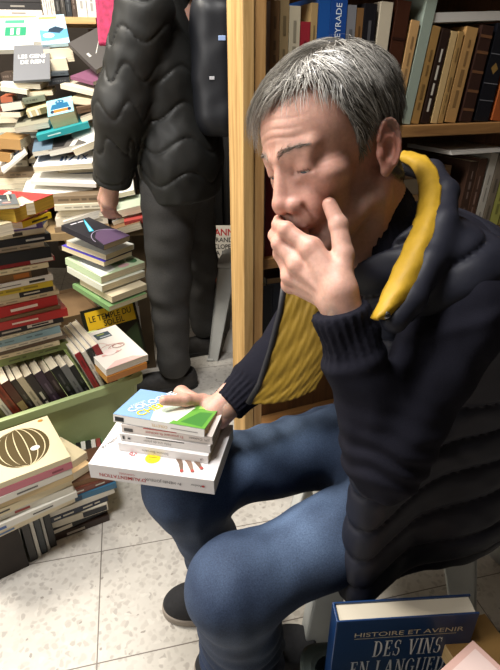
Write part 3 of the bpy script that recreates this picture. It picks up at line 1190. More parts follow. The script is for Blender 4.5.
# pink scarf hanging in front
G = patch([[Vector((-0.455 + dx, 1.93 + 0.02 * math.sin(z * 9), z)) - Vector(stand_loc) for z in (1.52, 1.46, 1.40, 1.35)] for dx in (-0.045, -0.02, 0.01, 0.04)], 14, 8)
sheet('scarf', G, 0.016, plain('#a3264e', 0.8, var=0.35, scale=60), MAN2)
M_TREK = plain((0.022, 0.020, 0.019), 0.7, var=0.4, scale=60)
hL_ = np.array((-0.235, 1.94, 0))
shoe('shoe', np.array(on_z(197, 380, 0.03)) * (1, 1, 0), np.array(on_z(131, 388, 0.02)) * (1, 1, 0), 0.1, M_TREK, plain((0.02, 0.02, 0.02), 0.8), MAN2, stand_loc, ankle=0.085)
shoe('shoe', np.array((sAR[0] + 0.07, sAR[1] + 0.02, 0)), np.array((sAR[0] - 0.20, sAR[1] - 0.06, 0)), 0.1, M_TREK, plain((0.02, 0.02, 0.02), 0.8), MAN2, stand_loc, ankle=0.085)

# backpack, carried on the back: a thing of its own
bp_loc = (-0.02, 1.98, 1.08)
PACK = thing('backpack', 'black nylon backpack worn by the person in the quilted coat', 'backpack', bp_loc)


def f_pack(P):
    q = P - A3(-0.105, 1.94, 1.285)
    d = rbox(q, (0, 0, 0), (0.085, 0.17, 0.21), np.eye(3), 0.07)
    d = smin(d, rbox(q, (0.075, 0, -0.06), (0.035, 0.11, 0.10), np.eye(3), 0.03), 0.03)
    d = smax(d, q[:, 2] - 0.20 + 0.5 * (q[:, 0] + 0.0), 0.03)
    return d + 0.004 * wob(P, 36, 111) 


V, F = surf(f_pack, (-0.23, 1.70, 1.03), (0.06, 2.18, 1.53), 0.006)
M_NYL = plain((0.008, 0.009, 0.012), 0.5, 0.4)
mesh_obj('bag', V - np.array(bp_loc), F, M_NYL, PACK, True)
for sy in (-0.10, 0.10):
    mb = MB()
    mb.tube([Vector((-0.10, 1.98 + sy, 1.46)) - Vector(bp_loc), Vector((-0.16, 1.98 + sy * 1.1, 1.535)) - Vector(bp_loc), Vector((-0.28, 1.98 + sy * 1.2, 1.55)) - Vector(bp_loc), Vector((-0.40, 1.98 + sy * 1.25, 1.48)) - Vector(bp_loc), Vector((-0.445, 1.98 + sy * 1.25, 1.33)) - Vector(bp_loc)], [0.012, 0.02, 0.022, 0.02, 0.012], 10)
    mb.build('strap', M_NYL, PACK, True)
for px, py, c, s in ((222, 38, '#8fa6cf', 0.011), (212, 78, '#b9b9bd', 0.008), (186, 84, '#9c9c9c', 0.004)):
    d = depth_on(f_pack, px, py, 1.4, 2.4, 0.002) or 1.7
    mb = MB()
    mb.box((-s, -s * 0.6, -0.002), (s, s * 0.6, 0.002))
    o = mb.build('badge', plain(c, 0.3), PACK, bevel=0.001)
    o.location = at(px, py, d) - Vector(bp_loc)
    o.rotation_euler = (at(px, py, 0.5) - at(px, py, 2.0)).to_track_quat('Z', 'Y').to_euler()


# ------------------------------------------------------------------ the setting
def floor_mat():
    m, nt, b, N, L = nodes('terrazzo')
    tc = N('ShaderNodeTexCoord')
    mp = N('ShaderNodeMapping')
    mp.inputs['Rotation'].default_value = (0, 0, R_(-13))
    L(tc.outputs['Object'], mp.inputs['Vector'])
    v = N('ShaderNodeTexVoronoi')
    v.inputs['Scale'].default_value = 66
    v.inputs['Randomness'].default_value = 1.0
    nz = N('ShaderNodeTexNoise')
    nz.inputs['Scale'].default_value = 30
    L(tc.outputs['Object'], nz.inputs['Vector'])
    ad = N('ShaderNodeMixRGB')
    ad.blend_type = 'ADD'
    ad.inputs['Fac'].default_value = 0.035
    L(tc.outputs['Object'], ad.inputs[1])
    L(nz.outputs['Color'], ad.inputs[2])
    L(ad.outputs[0], v.inputs['Vector'])
    # chips: each cell its own grey, cement between
    sep = N('ShaderNodeSeparateColor')
    L(v.outputs['Color'], sep.inputs[0])
    r = N('ShaderNodeValToRGB')
    e = r.color_ramp.elements
    e[0].position, e[0].color = 0.0, (*lin('#aca69e'), 1)
    e[1].position, e[1].color = 1.0, (*lin('#d0cbc2'), 1)
    k = e.new(0.25)
    k.color = (*lin('#b9b3aa'), 1)
    L(sep.outputs[0], r.inputs['Fac'])
    edge = N('ShaderNodeMapRange')
    edge.inputs['From Min'].default_value, edge.inputs['From Max'].default_value = 0.42, 0.60
    L(v.outputs['Distance'], edge.inputs['Value'])
    mx = N('ShaderNodeMixRGB')
    mx.inputs[2].default_value = (*lin('#c9c4bb'), 1)
    L(edge.outputs[0], mx.inputs['Fac'])
    L(r.outputs[0], mx.inputs[1])
    # dark specks
    v2 = N('ShaderNodeTexVoronoi')
    v2.inputs['Scale'].default_value = 21
    L(ad.outputs[0], v2.inputs['Vector'])
    lt = N('ShaderNodeMath')
    lt.operation = 'LESS_THAN'
    lt.inputs[1].default_value = 0.10
    L(v2.outputs['Distance'], lt.inputs[0])
    m2 = N('ShaderNodeMixRGB')
    m2.inputs[2].default_value = (*lin('#9a938b'), 1)
    L(lt.outputs[0], m2.inputs['Fac'])
    L(mx.outputs[0], m2.inputs[1])
    # worn grime
    n3_ = N('ShaderNodeTexNoise')
    n3_.inputs['Scale'].default_value = 3.5
    n3_.inputs['Detail'].default_value = 6
    L(tc.outputs['Object'], n3_.inputs['Vector'])
    g = N('ShaderNodeMapRange')
    g.inputs['From Min'].default_value, g.inputs['From Max'].default_value = 0.3, 0.7
    g.inputs['To Min'].default_value, g.inputs['To Max'].default_value = 0.86, 1.04
    L(n3_.outputs['Fac'], g.inputs['Value'])
    sc = N('ShaderNodeVectorMath')
    sc.operation = 'SCALE'
    L(m2.outputs[0], sc.inputs[0])
    L(g.outputs[0], sc.inputs['Scale'])
    # tile joints
    br = N('ShaderNodeTexBrick')
    br.offset = 0.0
    br.inputs['Scale'].default_value = 1.0
    br.inputs['Brick Width'].default_value = 0.33
    br.inputs['Row Height'].default_value = 0.33
    br.inputs['Mortar Size'].default_value = 0.0016
    br.inputs['Color1'].default_value = br.inputs['Color2'].default_value = (0, 0, 0, 1)
    br.inputs['Mortar'].default_value = (1, 1, 1, 1)
    mp.inputs['Location'].default_value = (0.197, 0.21, 0)
    L(mp.outputs[0], br.inputs['Vector'])
    m3 = N('ShaderNodeMixRGB')
    m3.inputs[2].default_value = (*lin('#6f675f'), 1)
    L(br.outputs['Color'], m3.inputs['Fac'])
    L(sc.outputs[0], m3.inputs[1])
    L(m3.outputs[0], b.inputs['Base Color'])
    b.inputs['Roughness'].default_value = 0.34
    return m


def rot2(a):
    a = R_(a)
    return Vector((math.cos(a), math.sin(a), 0)), Vector((-math.sin(a), math.cos(a), 0))


tag(MB().box((-2.6, -1.9, -0.06), (2.1, 3.7, 0)).build('floor', floor_mat()), kind='structure')
M_WALL = plain('#b9b1a4', 0.9, var=0.06, scale=4)
M_WALLD = plain('#3a332d', 0.9, var=0.1, scale=4)
tag(MB().box((-2.6, 3.55, 0), (2.1, 3.7, 2.7)).build('wall_back', M_WALLD), kind='structure')
tag(MB().box((-2.75, -1.9, 0), (-2.6, 3.7, 2.7)).build('wall_left', M_WALL), kind='structure')
tag(MB().box((2.1, -1.9, 0), (2.25, 3.7, 2.7)).build('wall_right', M_WALLD), kind='structure')
tag(MB().box((-2.6, -2.05, 0), (2.1, -1.9, 2.7)).build('wall_front', M_WALLD), kind='structure')
tag(MB().box((-2.6, -1.9, 2.7), (2.1, 3.7, 2.8)).build('ceiling', plain('#c9c4ba', 0.9)), kind='structure')


# ------------------------------------------------------------------ book maker
TXT = {}


def text_geo(s, sx=1.0, bold=0.0):
    key = (s, sx, bold)
    if key not in TXT:
        cu = bpy.data.curves.new('lettering', 'FONT')
        cu.body = s
        cu.size = 1.0
        cu.align_x, cu.align_y = 'CENTER', 'CENTER'
        cu.offset = bold
        cu.resolution_u = 3
        o = bpy.data.objects.new('lettering', cu)
        COL.objects.link(o)
        me = o.evaluated_get(bpy.context.evaluated_depsgraph_get()).to_mesh()
        V = [(v.co.x * sx, v.co.y, 0) for v in me.vertices]
        F = [tuple(p.vertices) for p in me.polygons]
        o.to_mesh_clear() if hasattr(o, 'to_mesh_clear') else None
        bpy.data.objects.remove(o)
        bpy.data.curves.remove(cu)
        TXT[key] = (V, F)
    return TXT[key]


def page_mat(c):
    key = ('page', c)
    if key not in MC:
        m, nt, b, N, L = nodes('paper_edges')
        tc = N('ShaderNodeTexCoord')
        mp = N('ShaderNodeMapping')
        mp.inputs['Scale'].default_value = (6, 6, 900)
        L(tc.outputs['Object'], mp.inputs['Vector'])
        n = N('ShaderNodeTexNoise')
        n.inputs['Scale'].default_value = 1.0
        n.inputs['Detail'].default_value = 2
        L(mp.outputs[0], n.inputs['Vector'])
        r = N('ShaderNodeValToRGB')
        col = lin(c)
        r.color_ramp.elements[0].position, r.color_ramp.elements[1].position = 0.3, 0.65
        r.color_ramp.elements[0].color = (*[x * 0.66 for x in col], 1)
        r.color_ramp.elements[1].color = (*col, 1)
        L(n.outputs['Fac'], r.inputs['Fac'])
        L(r.outputs[0], b.inputs['Base Color'])
        b.inputs['Roughness'].default_value = 0.85
        MC[key] = m
    return MC[key]


class Face:
    """artwork and lettering lying on one face of a book: u to the right, v up"""
    def __init__(s):
        s.mb = MB()
        s.mats = []

    def mi(s, c, rough=0.4):
        m = plain(c, rough)
        if m not in s.mats:
            s.mats.append(m)
        return s.mats.index(m)


def put_art(root_part, name, art, W, Hh, X):
    """art items in a W x Hh rectangle; X maps (u, v, lift) to the book's own space"""
    if not art:
        return
    f = Face()
    for n, it in enumerate(art):
        k, c = it[0], it[1]
        m = f.mi(c)
        z = 0.0005 + 0.00012 * n
        if k == 'r':                                                  # rectangle u0 v0 u1 v1 (0..1)
            u0, v0, u1, v1 = it[2:6]
            f.mb.add([X(u0 * W, v0 * Hh, z), X(u1 * W, v0 * Hh, z), X(u1 * W, v1 * Hh, z), X(u0 * W, v1 * Hh, z)], [(0, 1, 2, 3)], m)
        elif k == 'p':                                                # polygon [(u, v) ...]
            f.mb.add([X(u * W, v * Hh, z) for u, v in it[2]], [tuple(range(len(it[2])))], m)
        elif k == 'e':                                                # ellipse u v ru rv
            u, v, ru, rv = it[2:6]
            f.mb.add([X((u + ru * math.cos(t * math.pi / 16)) * W, (v + rv * math.sin(t * math.pi / 16)) * Hh, z) for t in range(32)], [tuple(range(32))], m)
        elif k == 'a':                                                # arc ribbon u v ru rv t0 t1 width
            u, v, ru, rv, t0, t1, wd = it[2:9]
            V = []
            for i in range(25):
                t = t0 + (t1 - t0) * i / 24
                c_, s_ = math.cos(t), math.sin(t)
                V += [X((u + ru * c_) * W - c_ * wd / 2, (v + rv * s_) * Hh - s_ * wd / 2, z), X((u + ru * c_) * W + c_ * wd / 2, (v + rv * s_) * Hh + s_ * wd / 2, z)]
            f.mb.add(V, [(2 * i, 2 * i + 1, 2 * i + 3, 2 * i + 2) for i in range(24)], m)
        elif k == 't':                                                # text string u v size rot_deg sx [bold]
            s, u, v, size, rot, sx = it[2:8]
            V, F = text_geo(s, sx, it[8] if len(it) > 8 else 0.0)
            ca, sa = math.cos(R_(rot)), math.sin(R_(rot))
            f.mb.add([X(u * W + (x * ca - y * sa) * size, v * Hh + (x * sa + y * ca) * size, z) for x, y, _ in V], F, m)
    f.mb.build(name, f.mats, root_part)


def spine_marks(rng, c, n=1):
    """illegible print on a spine: a few short bars and a band"""
    l = lin(c)
    lum = 0.3 * l[0] + 0.6 * l[1] + 0.1 * l[2]
    ink = tuple(min(1, x * 2.2 + 0.05) for x in l) if lum < 0.05 else tuple(x * 0.5 for x in l)
    if isinstance(c, str) and rng.rand() < 0.2 and lum < 0.2:
        ink = '#cfc8b8'
    art = []
    x = 0.10 + 0.1 * rng.rand()
    while x < 0.80:
        w_ = 0.05 + 0.14 * rng.rand()
        h = 0.08 + 0.08 * rng.rand()
        art.append(('r', ink, x, 0.5 - h, min(x + w_, 0.9), 0.5 + h))
        x += w_ + 0.02 + (0.16 * rng.rand() if rng.rand() < 0.35 else 0.015)
    return art


BRNG = np.random.RandomState(5)


def book(label, nx, ny, T, cover, spine_side='near', spine=None, page='#e6dabf', hard=False, top=None, near=None, group=None,
         name='book', marks=True, cat='book', gloss=0.35, near_on=None, bend=0.0):
    """lies flat: nx along x (centred), ny from y = 0 away from the viewer, T up.  Origin: middle of the near bottom edge"""
    root = thing(name, label, cat, group=group)
    o, t = (0.003, 0.0026) if hard else (0.0, 0.0009)
    x0, x1, y0, y1 = -nx / 2, nx / 2, 0.0, ny
    mc, ms = plain(cover, gloss), plain(spine or cover, gloss)
    mb = MB()
    mb.box((x0, y0, 0), (x1, y1, t))
    mb.box((x0, y0, T - t), (x1, y1, T))
    ts = t * 1.1
    if spine_side == 'near':
        mb.box((x0, y0, 0), (x1, y0 + ts, T), 1)
        pg = ((x0 + o, y0 + ts, t), (x1 - o, y1 - o, T - t))
    elif spine_side == 'far':
        mb.box((x0, y1 - ts, 0), (x1, y1, T), 1)
        pg = ((x0 + o, y0 + o, t), (x1 - o, y1 - ts, T - t))
    elif spine_side == 'left':
        mb.box((x0, y0, 0), (x0 + ts, y1, T), 1)
        pg = ((x0 + ts, y0 + o, t), (x1 - o, y1 - o, T - t))
    else:
        mb.box((x1 - ts, y0, 0), (x1, y1, T), 1)
        pg = ((x0 + o, y0 + o, t), (x1 - ts, y1 - o, T - t))
    if not hard:
        e = 0.0004
        pg = ((pg[0][0] + e, pg[0][1] + e, pg[0][2]), (pg[1][0] - e, pg[1][1] - e, pg[1][2]))
    cv = mb.build('cover', [mc, ms], root)
    b = cv.modifiers.new('bevel', 'BEVEL')
    b.width = min(0.0012, t * 0.45)
    b.segments = 1
    MB().box(*pg).build('page_block', page_mat(page), root)
    if top:
        put_art(cv, 'cover_lettering', top, nx, ny, lambda u, v, z: (x0 + u, y0 + v, T + z))
    if near is None and spine_side == 'near' and marks:
        near = spine_marks(BRNG, spine or cover)
    if near:
        put_art(cv, 'spine_lettering', near, nx, T, lambda u, v, z: (x0 + u, y0 - z, v))
    return root


def place(o, a, b, tilt=0.0, drop=None):
    """a, b: left and right ends of the near top edge; tilt lifts the far edge (degrees)"""
    a, b = Vector(a), Vector(b)
    ex = (b - a).normalized()
    ey = Vector((0, 0, 1)).cross(ex)
    ey.normalize()
    ez = ex.cross(ey)
    t = R_(tilt)
    ey, ez = ey * math.cos(t) + ez * math.sin(t), ez * math.cos(t) - ey * math.sin(t)
    M = Matrix((ex, ey, ez)).transposed().to_4x4()
    org = (a + b) / 2 - ez * drop
    M.translation = org
    o.matrix_world = M
    return o


def lay(label, A, B, z, ny, T, cover, tilt=0.0, zb=None, **k):
    """book lying with its near top edge between pixels A and B at height z"""
    a, b = on_z(*A, z), on_z(*B, z if zb is None else zb)
    o = book(label, (b - a).length, ny, T, cover, **k)
    return place(o, a, b, tilt, T)


def stack(rows, a, u, v, z0, group, stackname):
    """rows from the bottom up: (label, length, depth, thickness, colour, kw, slide along u, slide along v, turn in degrees)"""
    z = z0
    out = []
    for r in rows:
        label, Ln, dp, T, c, kw, su, sv, tr = r
        o = book(label, Ln, dp, T, c, group=group, **kw)
        ca, sa = math.cos(R_(tr)), math.sin(R_(tr))
        ex = u * ca + v * sa
        ey = v * ca - u * sa
        M = Matrix((ex, ey, Vector((0, 0, 1)))).transposed().to_4x4()
        M.translation = a + u * (su + 0) + v * sv + Vector((0, 0, z))
        o.matrix_world = M
        z += T + 0.0006
        out.append(o)
    return z


def stand(label, T, Hh, D, base, u, v, cover, lean=0.0, fallback=0.0, **k):
    """book standing on its tail with the spine towards the viewer; base: left bottom corner of the spine; lean in degrees (positive = top to the right)"""
    near = k.pop('near', None)
    o = book(label, Hh, D, T, cover, near=near, **k)
    # own x -> up, own y -> back, own z -> left
    l, fb = R_(lean), R_(fallback)
    up = Vector((0, 0, 1)) * math.cos(l) + u * math.sin(l)
    lf = up.cross(v)
    up, bk = up * math.cos(fb) + v * math.sin(fb), v * math.cos(fb) - up * math.sin(fb)
    M = Matrix((up, bk, up.cross(bk))).transposed().to_4x4()
    right = u * math.cos(l) - Vector((0, 0, 1)) * math.sin(l)
    lift = T * max(0, math.sin(l))
    M.translation = Vector(base) + up * (Hh / 2) + right * T + Vector((0, 0, lift + (D * 0 if fb >= 0 else 0) + D * max(0, math.sin(fb)) * 1.0))
    o.matrix_world = M
    return o


# ------------------------------------------------------------------ bookcase on the right
BU, BN = rot2(22)
BC0 = Vector((-0.017, 1.27, 0))
BCM = Matrix((BU, BN, Vector((0, 0, 1)))).transposed().to_4x4()
BCM.translation = BC0
M_PINE = wood_mat('pine', '#93703f', '#cba66d', 2, 0.55)
M_PINEH = wood_mat('pine_shelf', '#7d5730', '#a97d4a', 0, 0.55)
M_PINED = wood_mat('pine_dark', '#4c331c', '#6d4a2a', 2, 0.6)
CASE = thing('bookcase', 'pine bookcase with thick upright post behind the seated man', 'bookcase')
CASE.matrix_world = BCM
o = MB().box((0, 0, 0), (0.030, 0.10, 2.3)).build('post', M_PINE, CASE, bevel=0.003)
o = MB().box((0.031, 0.004, 0), (0.060, 0.10, 2.3)).build('post', wood_mat('pine_edge', '#946a3a', '#bd9560', 2, 0.55), CASE, bevel=0.003)
MB().box((0.07, 0.262, 0), (1.55, 0.275, 2.3)).build('back_panel', M_PINED, CASE)
SHZ = (0.10, 0.47, 0.81, 1.137, 1.50)
for z in SHZ:
    MB().box((0.0605, 0.025, z - 0.030), (1.55, 0.260, z)).build('shelf', M_PINEH, CASE, bevel=0.002)
MB().box((0.0605, 0.03, 0), (1.55, 0.05, 0.069)).build('plinth', M_PINEH, CASE)
MB().box((1.55, 0, 0), (1.58, 0.275, 2.3)).build('side_panel', M_PINED, CASE)


def tpx(px, z, back=0.05):
    """distance along the bookcase at which pixel column px meets the row of spines at height z"""
    for i in range(400):
        t = i * 0.003
        p = BC0 + BU * t + BN * back
        d = p.y * CP + (H - z) * SP
        if 250 + FPX * p.x / d >= px:
            return t
    return 1.2


def shelf_books(z, rows, back, where, group):
    """rows: (px left, px right, height, cover, lean, label, kw)"""
    for p0, p1, hh, c, ln, lab, kw in rows:
        t0, t1 = tpx(p0, z, back), tpx(p1, z, back)
        stand(lab, max(0.008, (t1 - t0) - 0.001), hh, 0.19, BC0 + BU * t0 + BN * (back + 0.002 * BRNG.rand()) + Vector((0, 0, z + 0.001)), BU, BN, c, ln, group=group, **kw)


G1 = 'books standing on the upper shelf of the pine bookcase'
up_shelf = [
    (268, 277, .27, '#6b4f33', 0, 'brown cloth spine at the post end of the upper shelf', {}),
    (277, 286, .275, '#8f7a58', 0, 'tan lettered spine second from the post on the upper shelf', {}),
    (286, 296, .262, '#b9ae95', 0, 'cream grey spine beside the short red book on the upper shelf', {}),
    (296, 306, .232, '#8e2630', 0, 'short crimson spine on the upper shelf above the grey hair', {}),
    (306, 312, .27, '#a58a5e', 0, 'thin tan spine left of the bright blue pair on the upper shelf', {}),
    (312, 323, .285, '#1d4f93', 0, 'plain bright blue spine on the upper shelf', {'marks': False}),
    (323, 338, .29, '#1b4488', 0, 'blue spine lettered LAPEYRADE in white on the upper shelf', {'near': [('t', '#dfe6ee', 'LAPEYRADE', 0.76, 0.5, 0.022, 0, 0.9)]}),
    (338, 347, .27, '#79797c', 0, 'grey spine right of the lettered blue book on the upper shelf', {}),
    (347, 354, .265, '#7c5a36', 0, 'narrow brown spine between grey and black books on the upper shelf', {}),
    (354, 366, .275, '#17161a', 0, 'black spine above the back of the grey-haired head on the upper shelf', {}),
    (366, 377, .28, '#c6baa2', 2, 'ivory spine with dark vertical lettering on the upper shelf', {'near': [('t', '#4a4038', 'HISTOIRE', 0.5, 0.5, 0.020, 0, 1.0)]}),
    (378, 391, .285, '#3f2114', 4, 'dark brown leather spine leaning left of the pale tan book', {'near': [('r', '#2a140c', .1, 0, .12, 1), ('r', '#2a140c', .3, 0, .32, 1), ('r', '#2a140c', .5, 0, .52, 1), ('r', '#2a140c', .7, 0, .72, 1)]}),
    (391, 399, .245, '#c39a66', 6, 'pale tan leaning spine beside the grey-green book on the upper shelf', {}),
    (400, 410, .30, '#96a294', 7, 'tall grey-green leaning book on the upper shelf', {'marks': False}),
    (411, 419, .235, '#a07c48', 7, 'ochre leaning spine right of the tall grey-green book', {}),
    (420, 428, .23, '#2a1c16', 7, 'dark worn spine leaning next to the ochre one on the upper shelf', {}),
    (431, 437, .225, '#c9ab78', 6, 'thin cream leaning book under the white horizontal book', {'marks': False}),
    (438, 443, .225, '#a98652', 6, 'thin tan leaning book under the white horizontal book', {}),
    (444, 455, .235, '#b48b56', 6, 'wider tan leaning book right of the thin pair on the upper shelf', {}),
    (459, 471, .24, '#35211a', 5, 'brown leather spine with raised bands on the upper shelf', {'near': [('r', '#6e4a30', .12, 0, .15, 1), ('r', '#6e4a30', .32, 0, .35, 1), ('r', '#6e4a30', .52, 0, .55, 1), ('r', '#6e4a30', .72, 0, .75, 1), ('r', '#6e4a30', .88, 0, .91, 1)]}),
    (474, 488, .245, '#15161c', 5, 'black leather spine with gold diamond on the upper shelf', {'near': [('p', '#8a6d3a', [(.50, .5), (.56, .75), (.62, .5), (.56, .25)]), ('r', '#77777c', .70, 0, .708, 1), ('r', '#77777c', .40, 0, .408, 1), ('r', '#77777c', .22, 0, .228, 1)]}),
    (491, 503, .25, '#a3562b', 5, 'rust orange spine at the frame end of the upper shelf', {}),
]
shelf_books(SHZ[3], up_shelf, 0.045, '', G1)
# white book lying across the leaning ones
t0, t1 = tpx(432, 1.40, .05), tpx(508, 1.42, .05)
o = book('white book lying across the tops of the leaning tan books', t1 - t0, 0.18, 0.022, '#cfcac2', group=G1, marks=False)
place(o, BC0 + BU * t0 + BN * 0.05 + Vector((0, 0, 1.402)), BC0 + BU * t1 + BN * 0.05 + Vector((0, 0, 1.416)), 0, 0.022)

G2 = 'books on the middle shelf of the pine bookcase'
mid_shelf = [
    (264, 275, .27, '#5e1014', 0, 'dark red spine on the middle shelf beside the post, behind the nose', {'marks': False}),
    (275, 288, .27, '#681517', 0, 'wine red spine second from the post on the middle shelf', {'marks': False}),
    (288, 305, .25, '#4a2d1c', 0, 'brown spine hidden behind the hand on the middle shelf', {}),
    (455, 463, .215, '#3d2a20', 3, 'brown speckled box spine under the white sheets on the middle shelf', {}),
    (463, 471, .222, '#4a3327', 3, 'dark brown spine leaning by the speckled box on the middle shelf', {}),
    (472, 479, .235, '#b8b2a6', 4, 'pale grey spine under the white sheets on the middle shelf', {}),
    (480, 487, .235, '#7b7060', 4, 'taupe spine left of the yellow-green book on the middle shelf', {}),
    (488, 497, .24, '#a5a556', 4, 'yellow-green spine at the frame end of the middle shelf', {}),
    (498, 510, .24, '#8a8046', 4, 'olive spine at the very edge of the middle shelf', {}),
]
shelf_books(SHZ[2], mid_shelf, 0.045, '', G2)
z = SHZ[2] + 0.001
for lab, c, T, dw in (('thick dark brown book at the foot of the lying pile, middle shelf', '#33241a', .075, .20), ('tan book under the top of the lying pile on the middle shelf', '#6f5535', .055, .19), ('grey brown book in the lying pile by the yellow collar', '#5d5140', .045, .185), ('brown book topping the lying pile on the middle shelf', '#4d3824', .030, .21)):
    t0 = tpx(392, z, .05)
    o = book(lab, dw, .19, T, c, group=G2, marks=False)
    place(o, BC0 + BU * t0 + BN * .05 + Vector((0, 0, z + T)), BC0 + BU * (t0 + dw) + BN * .05 + Vector((0, 0, z + T)), 0, T)
    z += T + .001
t0, t1 = tpx(452, 1.06, .03), tpx(512, 1.06, .03)
o = thing('paper_stack', 'white sheets lying on top of the books on the middle shelf', 'paper')
for i in range(3):
    sh_ = MB().box((0, 0.004 * i, .004 * i), (t1 - t0 - .01 * i, .21, .004 * i + .0034)).build('sheet', plain('#b9b4ac', 0.8), o)
M = BCM.copy()
M.translation = BC0 + BU * t0 + BN * .03 + Vector((0, 0, 1.052))
o.matrix_world = M

G3 = 'dark books on the low shelf beside the post'
low = [(262 + 9 * i, 271 + 9 * i, .25, ('#10141f', '#131926', '#0e1119', '#151b29', '#10131c')[i], 0,
        ('near-black navy spine against the post on the low shelf', 'navy spine second from the post on the low shelf', 'black spine third from the post on the low shelf', 'dark blue spine behind the vest edge on the low shelf', 'dark spine furthest from the post on the low shelf')[i], {'marks': False}) for i in range(5)]
shelf_books(SHZ[1], low, 0.05, '', G3)
t0 = tpx(266, .74, .045)
o = book('book in a dark cover lying flat on the navy spines', .17, .15, .022, '#161c2c', spine_side='left', page='#9c8059', hard=True, group=G3)
place(o, BC0 + BU * t0 + BN * .045 + Vector((0, 0, .745)), BC0 + BU * (t0 + .17) + BN * .045 + Vector((0, 0, .745)), 0, .022)


# ------------------------------------------------------------------ stools, tub, bin
def stool(label, loc, rz, w0=.33, d0=.29, h=.42, c='#8d8f8c'):
    o = thing('plastic_stool', label, 'stool', loc, (0, 0, rz))
    m = plain(c, 0.45, var=0.08, scale=12)
    MB().box((-w0 / 2, -d0 / 2, h - .03), (w0 / 2, d0 / 2, h)).build('seat', m, o, bevel=.012, seg=3)
    for sx in (-1, 1):
        for sy in (-1, 1):
            mb = MB()
            x, y, X, Y = sx * (w0 / 2 - .008), sy * (d0 / 2 - .008), sx * (w0 / 2 + .045), sy * (d0 / 2 + .045)
            wt, wb = .085, .050
            for (du, dv) in (((1, 0), (0, 1)), ((0, 1), (1, 0))):
                V = []
                for (px, py, zz, ww) in ((x, y, h - .028, wt), (X, Y, 0, wb)):
                    for a_, b_ in ((0, 0), (1, 0), (1, 1), (0, 1)):
                        V.append((px - sx * (du[0] * a_ * ww + dv[0] * b_ * .012), py - sy * (du[1] * a_ * ww + dv[1] * b_ * .012), zz))
                mb.add(V, [(3, 2, 1, 0), (4, 5, 6, 7), (0, 1, 5, 4), (1, 2, 6, 5), (2, 3, 7, 6), (3, 0, 4, 7)])
            mb.build('leg', m, o, bevel=.004)
            mf = MB().box((X - .018 - sx * .012, Y - .018 - sy * .012, 0), (X + .018 - sx * .012, Y + .018 - sy * .012, .014)).build('foot', m, o, bevel=.005)
    mb = MB()
    for sy in (-1, 1):
        mb.box((-w0 / 2 + .07, sy * (d0 / 2 - .010) - .005, h - .10), (w0 / 2 - .07, sy * (d0 / 2 - .010) + .005, h - .028))
    for sx in (-1, 1):
        mb.box((sx * (w0 / 2 - .010) - .005, -d0 / 2 + .07, h - .10), (sx * (w0 / 2 - .010) + .005, d0 / 2 - .07, h - .028))
    mb.build('apron', m, o)
    return o


stool('grey plastic stool under the seated man', (.325, .92, 0), R_(3), .34, .31, .42, '#c6c8c4')
stool('pale grey plastic stool behind the pine post', (-.035, 2.30, 0), R_(-8), .22, .22, .50, '#b5b6b2')

# tall tub with books in the near corner
ta, tb = on_z(338, 622, .497), on_z(480, 613, .497)
TU = (tb - ta).normalized()
TV = Vector((0, 0, 1)).cross(TU).normalized()


def tub(name, label, cat, w0, d0, h, c, th=.006, rim=.016, taper=.92, loc=(0, 0, 0), rz=0, rough=.45, mat=None, handle=False):
    o = thing(name, label, cat, loc, (0, 0, rz))
    m = mat or plain(c, rough, var=.06, scale=8)

    def ring(wx, dy, r, z):
        out = []
        for cx, cy, a0 in ((wx / 2 - r, dy / 2 - r, 0), (-wx / 2 + r, dy / 2 - r, 90), (-wx / 2 + r, -dy / 2 + r, 180), (wx / 2 - r, -dy / 2 + r, 270)):
            for k in range(5):
                a = R_(a0 + 22.5 * k)
                out.append((cx + r * math.cos(a), cy + r * math.sin(a), z))
        return out
    prof = [(taper, 0, 0), (1, 0, h - .03), (1, rim, h - .028), (1, rim, h - .002), (1, rim - .004, h), (1, 0, h), (1, -th, h - .004), (taper, -th, .006)]
    V, F = [], []
    for s, e, z in prof:
        V += ring(w0 * s + 2 * e, d0 * s + 2 * e, .03, z)
    for i in range(len(prof) - 1):
        for k in range(20):
            F.append((i * 20 + k, i * 20 + (k + 1) % 20, (i + 1) * 20 + (k + 1) % 20, (i + 1) * 20 + k))
    F.append(tuple(reversed(range(20))))
    F.append(tuple(range((len(prof) - 1) * 20, len(prof) * 20)))
    mesh_obj('body', V, F, m, o, False)
    if handle:
        for sx in (-1, 1):
            mb = MB()
            x = sx * (w0 / 2 + rim)
            mb.tube([Vector((x - sx * .004, -.06, h - .012)), Vector((x + sx * .03, -.05, h - .02)), Vector((x + sx * .036, 0, h - .022)), Vector((x + sx * .03, .05, h - .02)), Vector((x - sx * .004, .06, h - .012))], .008, 8)
            mb.build('handle', m, o, True)
    return o


tc_ = (ta + tb) / 2 - TV * .085 + TU * .055
tub('storage_bin', 'grey-green plastic bin holding the large blue wine book', 'bin', .39, .30, .315, '#4f5853', loc=(tc_.x, tc_.y, 0), rz=math.atan2(TU.y, TU.x))

